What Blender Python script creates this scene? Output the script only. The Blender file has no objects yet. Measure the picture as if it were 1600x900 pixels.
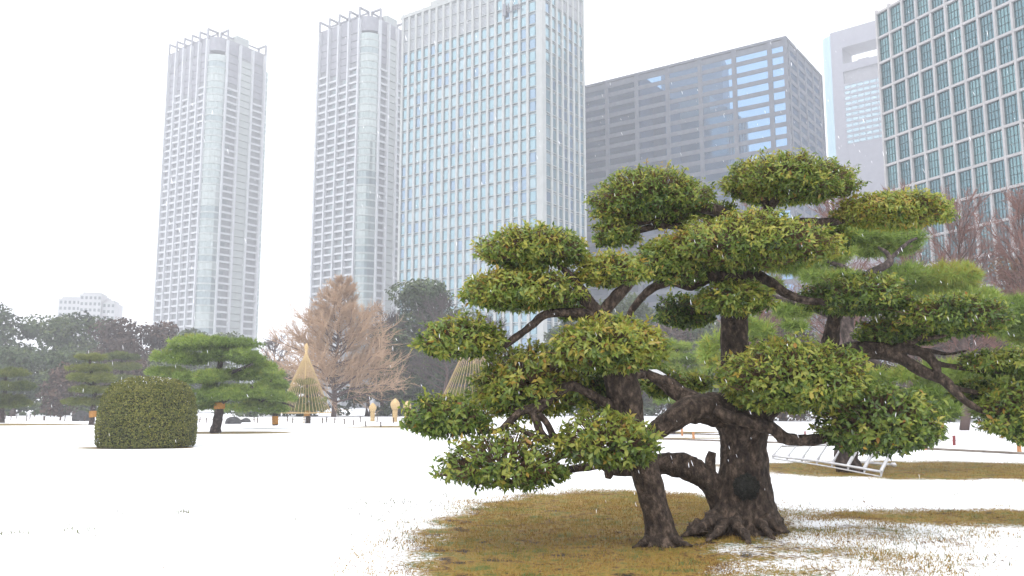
import bpy, math, random
import numpy as np
from mathutils import Vector, Matrix, noise

random.seed(11)
rng = np.random.default_rng(11)
S = bpy.context.scene
COL = S.collection

# ------------------------------------------------------------------ camera
F, HOR, CAMH = 1330.0, 632.0, 1.6          # focal length and horizon in pixels of the 1600 px photograph
PITCH = math.atan((HOR - 450.0) / F)
cam_d = bpy.data.cameras.new('camera')
cam = bpy.data.objects.new('camera', cam_d)
COL.objects.link(cam)
cam.location = (0, 0, CAMH)
cam.rotation_euler = (math.pi / 2 + PITCH, 0, 0)
cam_d.sensor_width = 36.0
cam_d.lens = 36.0 * F / 1600.0
cam_d.clip_start = 0.05
cam_d.clip_end = 6000
S.camera = cam

# ------------------------------------------------------------------ sky, sun, exposure
SUN_EL, SUN_AZ = math.radians(52), math.radians(200)   # azimuth clockwise from +Y: behind the camera, to the left
w = bpy.data.worlds.new('World')
S.world = w
w.use_nodes = True
nt = w.node_tree
nt.nodes.clear()
sky = nt.nodes.new('ShaderNodeTexSky')
sky.sky_type = 'NISHITA'
sky.sun_disc = False
sky.sun_elevation = SUN_EL
sky.sun_rotation = SUN_AZ
sky.dust_density = 4.0
hs = nt.nodes.new('ShaderNodeHueSaturation')
hs.inputs['Saturation'].default_value = 0.25
mx = nt.nodes.new('ShaderNodeMix')
mx.data_type = 'RGBA'
mx.inputs['Factor'].default_value = 0.85             # an even overcast veil over the clear sky
mx.inputs['B'].default_value = (9.9, 10.0, 10.3, 1)
bg = nt.nodes.new('ShaderNodeBackground')
bg.inputs['Strength'].default_value = 0.10
wo = nt.nodes.new('ShaderNodeOutputWorld')
nt.links.new(sky.outputs['Color'], hs.inputs['Color'])
nt.links.new(hs.outputs['Color'], mx.inputs['A'])
nt.links.new(mx.outputs['Result'], bg.inputs['Color'])
nt.links.new(bg.outputs['Background'], wo.inputs['Surface'])

sun_d = bpy.data.lights.new('sun', 'SUN')
sun_d.energy = 0.9
sun_d.angle = math.radians(20)
sun_d.color = (1.0, 0.97, 0.93)
sun = bpy.data.objects.new('sun', sun_d)
COL.objects.link(sun)
sd = Vector((math.sin(SUN_AZ) * math.cos(SUN_EL), math.cos(SUN_AZ) * math.cos(SUN_EL), math.sin(SUN_EL)))
sun.rotation_euler = sd.to_track_quat('Z', 'Y').to_euler()
sun.location = (0, 0, 60)

S.view_settings.view_transform = 'Standard'
S.view_settings.look = 'None'
S.view_settings.gamma = 1.0
S.view_settings.exposure = 1.15
S.cycles.use_denoising = True
S.cycles.max_bounces = 6
S.cycles.diffuse_bounces = 4
S.cycles.volume_bounces = 1
S.cycles.transparent_max_bounces = 8
S.cycles.use_adaptive_sampling = True

# ------------------------------------------------------------------ pixel helpers (1600x900 photograph -> world)
CP, SP = math.cos(PITCH), math.sin(PITCH)

def ray(u, v):
    x, z = (u - 800.0) / F, (450.0 - v) / F
    return x, CP - z * SP, SP + z * CP

def at(u, v, Y):
    dx, dy, dz = ray(u, v)
    t = Y / dy
    return Vector((dx * t, Y, CAMH + dz * t))

def ground(u, v):
    dx, dy, dz = ray(u, v)
    t = -CAMH / dz
    return Vector((dx * t, dy * t, 0))

def px(n, Y):
    return n * Y / (F * 1.008)

# ------------------------------------------------------------------ materials
def mat(name, color, rough=0.7, metal=0.0, spec=0.4):
    m = bpy.data.materials.new(name)
    m.use_nodes = True
    b = m.node_tree.nodes['Principled BSDF']
    b.inputs['Base Color'].default_value = (*color, 1)
    b.inputs['Roughness'].default_value = rough
    b.inputs['Metallic'].default_value = metal
    b.inputs['Specular IOR Level'].default_value = spec
    return m

def nodes(m):
    t = m.node_tree
    return t, t.nodes, t.links, t.nodes['Principled BSDF']

def ramp(n, stops):
    r = n.new('ShaderNodeValToRGB')
    cr = r.color_ramp
    while len(cr.elements) > 1:
        cr.elements.remove(cr.elements[-1])
    cr.elements[0].position = stops[0][0]
    cr.elements[0].color = (*stops[0][1], 1)
    for p, c in stops[1:]:
        e = cr.elements.new(p)
        e.color = (*c, 1)
    return r

def noisy(name, c1, c2, scale, rough=0.8, bump=0.0, bscale=None, metal=0.0, detail=5, spec=0.3):
    m = mat(name, c1, rough, metal, spec)
    t, n, l, b = nodes(m)
    tc = n.new('ShaderNodeTexCoord')
    nz = n.new('ShaderNodeTexNoise')
    nz.inputs['Scale'].default_value = scale
    nz.inputs['Detail'].default_value = detail
    l.new(tc.outputs['Object'], nz.inputs['Vector'])
    r = ramp(n, [(0.3, c1), (0.7, c2)])
    l.new(nz.outputs['Fac'], r.inputs['Fac'])
    l.new(r.outputs['Color'], b.inputs['Base Color'])
    if bump:
        n2 = n.new('ShaderNodeTexNoise')
        n2.inputs['Scale'].default_value = bscale or scale * 3
        n2.inputs['Detail'].default_value = 6
        l.new(tc.outputs['Object'], n2.inputs['Vector'])
        bp = n.new('ShaderNodeBump')
        bp.inputs['Strength'].default_value = bump
        bp.inputs['Distance'].default_value = 0.05
        l.new(n2.outputs['Fac'], bp.inputs['Height'])
        l.new(bp.outputs['Normal'], b.inputs['Normal'])
    return m

def leafmat(name, stops, rough=0.45, trans=0.25, spec=0.4):
    """leaves coloured by the per-leaf attribute 'tone'"""
    m = mat(name, (0.1, 0.1, 0.1), rough, 0, spec)
    t, n, l, b = nodes(m)
    a = n.new('ShaderNodeAttribute')
    a.attribute_name = 'tone'
    r = ramp(n, stops)
    l.new(a.outputs['Fac'], r.inputs['Fac'])
    l.new(r.outputs['Color'], b.inputs['Base Color'])
    if trans:
        tr = n.new('ShaderNodeBsdfTranslucent')
        l.new(r.outputs['Color'], tr.inputs['Color'])
        ms = n.new('ShaderNodeMixShader')
        ms.inputs['Fac'].default_value = trans
        l.new(b.outputs['BSDF'], ms.inputs[1])
        l.new(tr.outputs['BSDF'], ms.inputs[2])
        l.new(ms.outputs['Shader'], n['Material Output'].inputs['Surface'])
    return m

def barkmat(name, c1, c2, snow=0.0, scale=9):
    m = mat(name, c1, 0.85, 0, 0.25)
    t, n, l, b = nodes(m)
    tc = n.new('ShaderNodeTexCoord')
    mp = n.new('ShaderNodeMapping')
    mp.inputs['Scale'].default_value = (1, 1, 0.6)
    l.new(tc.outputs['Object'], mp.inputs['Vector'])
    nz = n.new('ShaderNodeTexNoise')
    nz.inputs['Scale'].default_value = scale
    nz.inputs['Detail'].default_value = 8
    nz.inputs['Roughness'].default_value = 0.65
    l.new(mp.outputs['Vector'], nz.inputs['Vector'])
    c3 = tuple(x * 2.7 for x in c2)
    r = ramp(n, [(0.34, c1), (0.52, c2), (0.66, c3)])
    l.new(nz.outputs['Fac'], r.inputs['Fac'])
    vo = n.new('ShaderNodeTexVoronoi')
    vo.inputs['Scale'].default_value = scale * 4
    l.new(mp.outputs['Vector'], vo.inputs['Vector'])
    ad = n.new('ShaderNodeMath')
    ad.operation = 'ADD'
    l.new(nz.outputs['Fac'], ad.inputs[0])
    mu = n.new('ShaderNodeMath')
    mu.operation = 'MULTIPLY'
    mu.inputs[1].default_value = 0.4
    l.new(vo.outputs['Distance'], mu.inputs[0])
    l.new(mu.outputs[0], ad.inputs[1])
    bp = n.new('ShaderNodeBump')
    bp.inputs['Strength'].default_value = 0.9
    bp.inputs['Distance'].default_value = 0.03
    l.new(ad.outputs[0], bp.inputs['Height'])
    l.new(bp.outputs['Normal'], b.inputs['Normal'])
    l.new(r.outputs['Color'], b.inputs['Base Color'])
    return m

M = {}
M['bark'] = barkmat('tree_bark', (0.015, 0.01, 0.008), (0.056, 0.04, 0.03), scale=16)
M['bark_dark'] = barkmat('pine_bark', (0.018, 0.014, 0.013), (0.05, 0.038, 0.034))
M['burl'] = noisy('burl_moss', (0.008, 0.009, 0.007), (0.035, 0.034, 0.028), 30, 0.95, 1.0, 60)
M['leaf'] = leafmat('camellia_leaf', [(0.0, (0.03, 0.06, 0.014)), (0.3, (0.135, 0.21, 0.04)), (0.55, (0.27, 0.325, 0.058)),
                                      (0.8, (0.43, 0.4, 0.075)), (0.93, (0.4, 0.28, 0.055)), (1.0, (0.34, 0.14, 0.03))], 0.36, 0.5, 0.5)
M['twig'] = mat('twig_bark', (0.14, 0.08, 0.05), 0.9)
M['needle'] = leafmat('pine_needle', [(0.0, (0.03, 0.065, 0.015)), (0.4, (0.15, 0.23, 0.045)), (0.8, (0.3, 0.39, 0.08)), (1.0, (0.34, 0.31, 0.05))], 0.55, 0.45)
M['needle_far'] = leafmat('far_pine_needle', [(0.0, (0.025, 0.05, 0.018)), (0.5, (0.11, 0.145, 0.035)), (1.0, (0.22, 0.24, 0.06))], 0.6, 0.4)
M['shrub'] = leafmat('clipped_shrub_leaf', [(0.0, (0.02, 0.036, 0.01)), (0.5, (0.135, 0.15, 0.028)), (0.85, (0.27, 0.25, 0.05)), (1.0, (0.34, 0.3, 0.08))], 0.45, 0.35)
M['evergreen'] = leafmat('evergreen_leaf', [(0.0, (0.01, 0.022, 0.009)), (0.5, (0.045, 0.075, 0.024)), (1.0, (0.13, 0.155, 0.045))], 0.6, 0.1)
M['brownwood'] = leafmat('withered_leaf', [(0.0, (0.03, 0.02, 0.018)), (0.5, (0.07, 0.045, 0.035)), (1.0, (0.13, 0.08, 0.055))], 0.8, 0.1)
M['ginkgo'] = mat('ginkgo_twig', (0.43, 0.29, 0.185), 0.9)
M['bare'] = mat('bare_twig', (0.085, 0.055, 0.048), 0.9)
M['redtwig'] = mat('reddish_twig', (0.2, 0.1, 0.08), 0.9)
M['greytwig'] = mat('grey_twig', (0.07, 0.055, 0.055), 0.9)
M['straw'] = noisy('straw', (0.42, 0.29, 0.13), (0.62, 0.46, 0.25), 14, 0.85, 0.6, 60)
M['rope'] = mat('straw_rope', (0.45, 0.33, 0.17), 0.9)
M['band'] = noisy('straw_band', (0.3, 0.13, 0.03), (0.5, 0.25, 0.06), 20, 0.9)
M['snow'] = noisy('snow_cap', (0.82, 0.83, 0.86), (0.88, 0.89, 0.9), 30, 0.6, 0.3)
M['alu'] = noisy('white_painted_metal', (0.42, 0.42, 0.44), (0.58, 0.58, 0.6), 12, 0.4, 0, None, 0.2)
M['post'] = noisy('wooden_post', (0.05, 0.035, 0.03), (0.1, 0.07, 0.055), 20, 0.9)
M['redpost'] = noisy('dark_red_post', (0.12, 0.02, 0.025), (0.2, 0.045, 0.045), 20, 0.7)
M['orangepost'] = noisy('bamboo_post', (0.3, 0.13, 0.05), (0.45, 0.22, 0.09), 20, 0.7)
M['rock'] = noisy('dark_rock', (0.02, 0.02, 0.022), (0.07, 0.07, 0.072), 3, 0.9, 0.6)
# facades
M['tower_white'] = noisy('tower_white_cladding', (0.35, 0.365, 0.385), (0.41, 0.425, 0.445), 0.3, 0.6)
M['tower_recess'] = noisy('tower_recess_wall', (0.11, 0.12, 0.13), (0.18, 0.19, 0.2), 0.5, 0.5)
M['tower_panel'] = noisy('tower_pale_panel', (0.24, 0.27, 0.265), (0.3, 0.325, 0.315), 0.4, 0.4)
M['tower_louvre'] = noisy('tower_plant_louvre', (0.15, 0.155, 0.18), (0.21, 0.215, 0.24), 0.6, 0.6)
M['conc'] = noisy('pale_precast_concrete', (0.3, 0.315, 0.31), (0.345, 0.36, 0.355), 0.5, 0.7)
M['conc5'] = noisy('warm_granite_frame', (0.33, 0.325, 0.33), (0.39, 0.38, 0.385), 0.8, 0.6)
M['grey4'] = noisy('grey_stone_band', (0.072, 0.084, 0.108), (0.105, 0.118, 0.145), 0.5, 0.6)
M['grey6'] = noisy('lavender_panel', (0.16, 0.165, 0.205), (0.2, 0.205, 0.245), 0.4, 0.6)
M['mull'] = mat('dark_mullion', (0.035, 0.06, 0.068), 0.4)
M['white7'] = noisy('far_white_render', (0.34, 0.34, 0.35), (0.4, 0.4, 0.41), 0.3, 0.8)

def glass(name, base, refl=0.55, tint=(1, 1, 1), rough=0.03):
    """coated facade glass: a dark or tinted body under a mirror-like coat"""
    m = mat(name, base, 0.3)
    t, n, l, b = nodes(m)
    g = n.new('ShaderNodeBsdfGlossy')
    g.inputs['Color'].default_value = (*tint, 1)
    g.inputs['Roughness'].default_value = rough
    ms = n.new('ShaderNodeMixShader')
    ms.inputs['Fac'].default_value = refl
    l.new(b.outputs['BSDF'], ms.inputs[1])
    l.new(g.outputs['BSDF'], ms.inputs[2])
    l.new(ms.outputs['Shader'], n['Material Output'].inputs['Surface'])
    return m

M['glass3'] = [glass('pale_blue_glass', (0.08, 0.14, 0.17), 0.5, (0.38, 0.56, 0.62)),
               glass('pale_blue_glass_with_blind', (0.19, 0.26, 0.3), 0.42, (0.42, 0.57, 0.61)),
               glass('pale_blue_glass_dim', (0.06, 0.1, 0.15), 0.5, (0.34, 0.48, 0.61))]
M['glass4'] = glass('dark_ribbon_glass', (0.015, 0.02, 0.03), 0.55, (0.32, 0.56, 0.86), 0.0)
M['glass5'] = [glass('teal_glass', (0.02, 0.04, 0.046), 0.45, (0.2, 0.37, 0.42)),
               glass('teal_glass_light', (0.03, 0.06, 0.068), 0.47, (0.26, 0.46, 0.49))]
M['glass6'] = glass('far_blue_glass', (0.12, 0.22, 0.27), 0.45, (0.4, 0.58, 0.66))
M['glassc'] = [glass('curved_green_glass', (0.15, 0.185, 0.18), 0.35, (0.45, 0.53, 0.52), 0.1),
               glass('curved_green_glass_blind', (0.24, 0.275, 0.265), 0.28, (0.45, 0.52, 0.51), 0.1),
               glass('curved_green_glass_dark', (0.09, 0.12, 0.13), 0.35, (0.38, 0.47, 0.47), 0.1)]

# ------------------------------------------------------------------ object helpers
def props(o, label=None, cat=None, group=None, kind=None):
    if label: o['label'] = label
    if cat: o['category'] = cat
    if group: o['group'] = group
    if kind: o['kind'] = kind
    return o

def thing(name, label, cat, loc=(0, 0, 0), rotz=0.0, group=None):
    o = bpy.data.objects.new(name, None)
    o.empty_display_size = 0.2
    COL.objects.link(o)
    o.location = loc
    o.rotation_euler = (0, 0, rotz)
    return props(o, label, cat, group)

def link(name, me, parent=None, kind=None):
    o = bpy.data.objects.new(name, me)
    COL.objects.link(o)
    if parent is not None: o.parent = parent
    if kind: o['kind'] = kind
    return o

def off(parent):
    """world position of an unrotated thing (parts sit at its origin)"""
    p = Vector((0, 0, 0))
    while parent is not None:
        p = p + parent.location
        parent = parent.parent
    return p

def mesh_np(name, V, Fc, mats, tone=None, smooth=False, midx=None):
    me = bpy.data.meshes.new(name)
    V = np.asarray(V, dtype=np.float32)
    Fc = np.asarray(Fc, dtype=np.int32)
    nf, k = Fc.shape
    me.vertices.add(len(V))
    me.vertices.foreach_set('co', V.ravel())
    me.loops.add(nf * k)
    me.loops.foreach_set('vertex_index', Fc.ravel())
    me.polygons.add(nf)
    me.polygons.foreach_set('loop_start', np.arange(0, nf * k, k, dtype=np.int32))
    if smooth:
        me.polygons.foreach_set('use_smooth', np.ones(nf, dtype=bool))
    me.update(calc_edges=True)
    if tone is not None:
        a = me.attributes.new('tone', 'FLOAT', 'POINT')
        a.data.foreach_set('value', np.asarray(tone, dtype=np.float32))
    for m in (mats if isinstance(mats, (list, tuple)) else [mats]):
        me.materials.append(m)
    if midx is not None:
        me.polygons.foreach_set('material_index', np.asarray(midx, dtype=np.int32))
    return me

class MB:
    def __init__(s):
        s.v, s.f, s.m = [], [], []
    def box(s, x0, x1, y0, y1, z0, z1, mi=0):
        b = len(s.v)
        s.v += [(x0, y0, z0), (x1, y0, z0), (x1, y1, z0), (x0, y1, z0), (x0, y0, z1), (x1, y0, z1), (x1, y1, z1), (x0, y1, z1)]
        s.f += [(b, b + 3, b + 2, b + 1), (b + 4, b + 5, b + 6, b + 7), (b, b + 1, b + 5, b + 4), (b + 1, b + 2, b + 6, b + 5), (b + 2, b + 3, b + 7, b + 6), (b + 3, b, b + 4, b + 7)]
        s.m += [mi] * 6
        return s
    def prism(s, poly, z0, z1, mi=0):
        """extrude a plan polygon (list of xy, anticlockwise)"""
        b, k = len(s.v), len(poly)
        s.v += [(x, y, z0) for x, y in poly] + [(x, y, z1) for x, y in poly]
        s.f += [tuple(range(b + k - 1, b - 1, -1)), tuple(range(b + k, b + 2 * k))]
        s.f += [(b + i, b + (i + 1) % k, b + k + (i + 1) % k, b + k + i) for i in range(k)]
        s.m += [mi] * (k + 2)
        return s
    def add(s, V, Fc, mi=0):
        b = len(s.v)
        s.v += [tuple(p) for p in V]
        s.f += [tuple(i + b for i in f) for f in Fc]
        s.m += [mi] * len(Fc)
        return s
    def mesh(s, name, mats, smooth=False, origin=None):
        me = bpy.data.meshes.new(name)
        vs = s.v if origin is None else [(x - origin[0], y - origin[1], z - origin[2]) for x, y, z in s.v]
        me.from_pydata(vs, [], s.f)
        for m in (mats if isinstance(mats, (list, tuple)) else [mats]):
            me.materials.append(m)
        if len(me.materials) > 1:
            me.polygons.foreach_set('material_index', s.m)
        if smooth:
            me.polygons.foreach_set('use_smooth', [True] * len(me.polygons))
        me.update()
        return me
    def build(s, name, mats, parent=None, smooth=False, kind=None):
        return link(name, s.mesh(name, mats, smooth, off(parent) if parent is not None else None), parent, kind)
    def local(s, name, mats, parent, smooth=False, kind=None):
        return link(name, s.mesh(name, mats, smooth), parent, kind)

def catmull(P, n):
    P = np.asarray(P, dtype=float)
    A = np.vstack([2 * P[0] - P[1], P, 2 * P[-1] - P[-2]])
    out = []
    for i in range(1, len(A) - 2):
        p0, p1, p2, p3 = A[i - 1], A[i], A[i + 1], A[i + 2]
        for k in range(n):
            t = k / n
            out.append(0.5 * (2 * p1 + (p2 - p0) * t + (2 * p0 - 5 * p1 + 4 * p2 - p3) * t * t + (3 * p1 - p0 - 3 * p2 + p3) * t ** 3))
    out.append(P[-1])
    return np.array(out)

def tube(P, R, sides=8, lump=0.0, freq=6.0, seed=0.0):
    P = np.asarray(P, dtype=float)
    T = np.gradient(P, axis=0)
    T /= np.linalg.norm(T, axis=1)[:, None] + 1e-9
    ref = np.array([0, 0, 1.0]) if abs(T[0][2]) < 0.9 else np.array([1.0, 0, 0])
    V = []
    for i in range(len(P)):
        ref = ref - T[i] * ref.dot(T[i])
        ref /= np.linalg.norm(ref) + 1e-9
        b = np.cross(T[i], ref)
        for j in range(sides):
            a = 2 * math.pi * j / sides
            d = math.cos(a) * ref + math.sin(a) * b
            r = R[i]
            if lump:
                q = P[i] + d * r
                r *= 1 + lump * (noise.noise(Vector(q * freq + seed)) + 0.5 * noise.noise(Vector(q * freq * 2.7 + seed)))
            V.append(P[i] + d * r)
    Fc = []
    n = len(P)
    for i in range(n - 1):
        for j in range(sides):
            k = (j + 1) % sides
            Fc.append((i * sides + j, i * sides + k, (i + 1) * sides + k, (i + 1) * sides + j))
    Fc.append(tuple(range(sides - 1, -1, -1)))
    Fc.append(tuple(range((n - 1) * sides, n * sides)))
    return V, Fc

def bar(mb, a, b, r, sides=6, mi=0, r2=None):
    V, Fc = tube([tuple(a), tuple(b)], [r, r if r2 is None else r2], sides)
    return mb.add(V, Fc, mi)

def limb(parent, pts, Y0, material, name='branch', sides=10, n=6, lump=0.22, snow=False, freq=7.0):
    """pts: (u, v, depth offset, width in photograph pixels)"""
    A = []
    for u, v, dy, wpx in pts:
        p = at(u, v, Y0 + dy)
        A.append((p.x, p.y, p.z, 0.5 * px(wpx, Y0 + dy)))
    A = catmull(A, n)
    A[:, 3] = np.maximum(A[:, 3], 0.004)
    V, Fc = tube(A[:, :3], A[:, 3], sides, lump, freq, random.random() * 50)
    o = MB().add(V, Fc).build(name, material, parent, smooth=True)
    if snow:
        k0, k1 = int(len(A) * snow[0]), int(len(A) * snow[1])
        B = A[k0:k1].copy()
        if len(B) > 2:
            B[:, 2] += B[:, 3] * 0.82
            rr = B[:, 3] * 0.5 * np.sin(np.linspace(0.15, math.pi - 0.15, len(B)))
            V, Fc = tube(B[:, :3], rr, 7, 0.5, 14, random.random() * 9)
            MB().add(V, Fc).build('snow', M['snow'], o, smooth=True)
    return o

# ------------------------------------------------------------------ foliage
def unit(a):
    return a / (np.linalg.norm(a, axis=-1, keepdims=True) + 1e-9)

def lump_noise(D, seed, f=2.2):
    """cheap smooth noise on unit vectors"""
    r = np.random.default_rng(int(seed * 1000) % 99991)
    out = np.zeros(len(D))
    for i in range(5):
        k = r.normal(size=3) * f * (0.7 + 0.35 * i)
        out += np.sin(D @ k + r.uniform(0, 6.28)) / (1 + 0.35 * i)
    return out / 3.0

LEAF_L = np.array([[0.0, 0, 0], [0.42, 0.21, 0.05], [0.42, -0.21, 0.05], [0.52, 0, -0.02], [1.0, 0, -0.12]])
LEAF_F = np.array([[0, 2, 3], [3, 2, 4], [0, 3, 1], [1, 3, 4]])

def rosettes(C, R, nros, L, seed, k=7, tone0=0.5, spread=0.2):
    """leaf shoots over a flat-bottomed cushion. Returns origins, x axis, y axis, z axis, length, tone"""
    D = unit(rng.normal(size=(nros, 3)))
    sc = 1 + 0.2 * lump_noise(D, seed, 2.8) + 0.1 * lump_noise(D, seed + 3, 6.5) + np.where(rng.random(nros) < 0.12, rng.uniform(0, 0.16, nros), rng.normal(0, 0.03, nros))
    shell = np.where(rng.random(nros) < 0.72, rng.uniform(0.86, 1.04, nros), rng.uniform(0.45, 0.9, nros))
    rad = np.array([R[0], R[1], 1.0])
    zr = np.where(D[:, 2] > 0, R[2], R[3])
    P = np.stack([D[:, 0] * R[0], D[:, 1] * R[1], D[:, 2] * zr], 1) * (sc * shell)[:, None] + np.array(C)
    N = unit(np.stack([D[:, 0] / R[0], D[:, 1] / R[1], D[:, 2] / zr], 1))
    ax = unit(0.75 * N + np.array([0, 0, 0.4]) + 0.35 * rng.normal(size=(nros, 3)))
    T = unit(np.cross(ax, unit(rng.normal(size=(nros, 3)))))
    B = np.cross(ax, T)
    ph = (np.arange(k) * 2 * math.pi / k)[None, :] + rng.uniform(0, 6.28, (nros, 1)) + rng.normal(0, 0.25, (nros, k))
    th = np.radians(rng.uniform(20, 112, (nros, k)))
    X = np.cos(th)[..., None] * ax[:, None] + np.sin(th)[..., None] * (np.cos(ph)[..., None] * T[:, None] + np.sin(ph)[..., None] * B[:, None])
    X = X + np.array([0, 0, -0.28])
    X = unit(X)
    Z = unit(ax[:, None] - X * np.sum(ax[:, None] * X, -1, keepdims=True) + 0.25 * rng.normal(size=X.shape))
    Yv = unit(np.cross(Z, X))
    Z = np.cross(X, Yv)
    ln = L * rng.uniform(0.55, 1.1, (nros, k))
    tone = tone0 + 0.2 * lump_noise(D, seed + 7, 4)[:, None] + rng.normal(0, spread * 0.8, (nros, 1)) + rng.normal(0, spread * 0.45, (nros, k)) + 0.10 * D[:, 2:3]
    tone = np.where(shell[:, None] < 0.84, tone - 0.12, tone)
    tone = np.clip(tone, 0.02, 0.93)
    rare = rng.random((nros, k))
    tone = np.where(rare > 0.992, rng.uniform(0.93, 1.0, (nros, k)), tone)
    O = np.repeat(P[:, None], k, 1) + ax[:, None] * rng.uniform(-0.045, 0.02, (nros, k, 1)) + rng.normal(0, 0.008, (nros, k, 3))
    return O.reshape(-1, 3), X.reshape(-1, 3), Yv.reshape(-1, 3), Z.reshape(-1, 3), ln.ravel(), tone.ravel(), np.repeat(N, k, 0), P, ax

def leaf_mesh(name, O, X, Yv, Z, ln, tone, material):
    n = len(O)
    V = O[:, None] + ln[:, None, None] * (LEAF_L[None, :, 0:1] * X[:, None] + LEAF_L[None, :, 1:2] * Yv[:, None] + LEAF_L[None, :, 2:3] * Z[:, None])
    Fc = (np.arange(n) * 5)[:, None, None] + LEAF_F[None]
    return mesh_np(name, V.reshape(-1, 3), Fc.reshape(-1, 3), material, np.repeat(tone, 5))

def prisms(P0, P1, r0, r1, k=3):
    """many thin tapered sticks at once"""
    n = len(P0)
    T = unit(P1 - P0)
    ref = np.where(np.abs(T[:, 2:3]) < 0.9, np.array([[0, 0, 1.0]]), np.array([[1.0, 0, 0]]))
    A = unit(np.cross(T, ref))
    B = np.cross(T, A)
    an = np.arange(k) * 2 * math.pi / k
    ring = np.cos(an)[None, :, None] * A[:, None] + np.sin(an)[None, :, None] * B[:, None]
    V = np.concatenate([P0[:, None] + ring * r0[:, None, None], P1[:, None] + ring * r1[:, None, None]], 1)
    j = np.arange(k)
    q = np.stack([j, (j + 1) % k, (j + 1) % k + k, j + k], 1)
    Fc = (np.arange(n) * 2 * k)[:, None, None] + q[None]
    return V.reshape(-1, 3), Fc.reshape(-1, 4)

# detailed single leaf, shared by the leaves that are objects
def single_leaf(tone, curl):
    xs = [0.0, 0.08, 0.3, 0.55, 0.8, 1.0]
    ws = [0.012, 0.016, 0.17, 0.215, 0.13, 0.0]
    V, Fc = [], []
    for x, wd in zip(xs, ws):
        z = -curl * x * x
        V += [(x, wd, z + 0.25 * wd), (x, 0, z - 0.015), (x, -wd, z + 0.25 * wd)]
    for i in range(5):
        a = i * 3
        for q in ((a, a + 1, a + 4, a + 3), (a + 1, a + 2, a + 5, a + 4)):
            Fc += [(q[0], q[1], q[2]), (q[0], q[2], q[3])]
    return mesh_np('leaf', V, Fc, M['leaf'], [tone] * len(V), smooth=True)

LEAVES = [single_leaf(t, c) for t in (0.12, 0.26, 0.4, 0.52, 0.64, 0.76, 0.86, 0.97) for c in (0.1, 0.22)]

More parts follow.
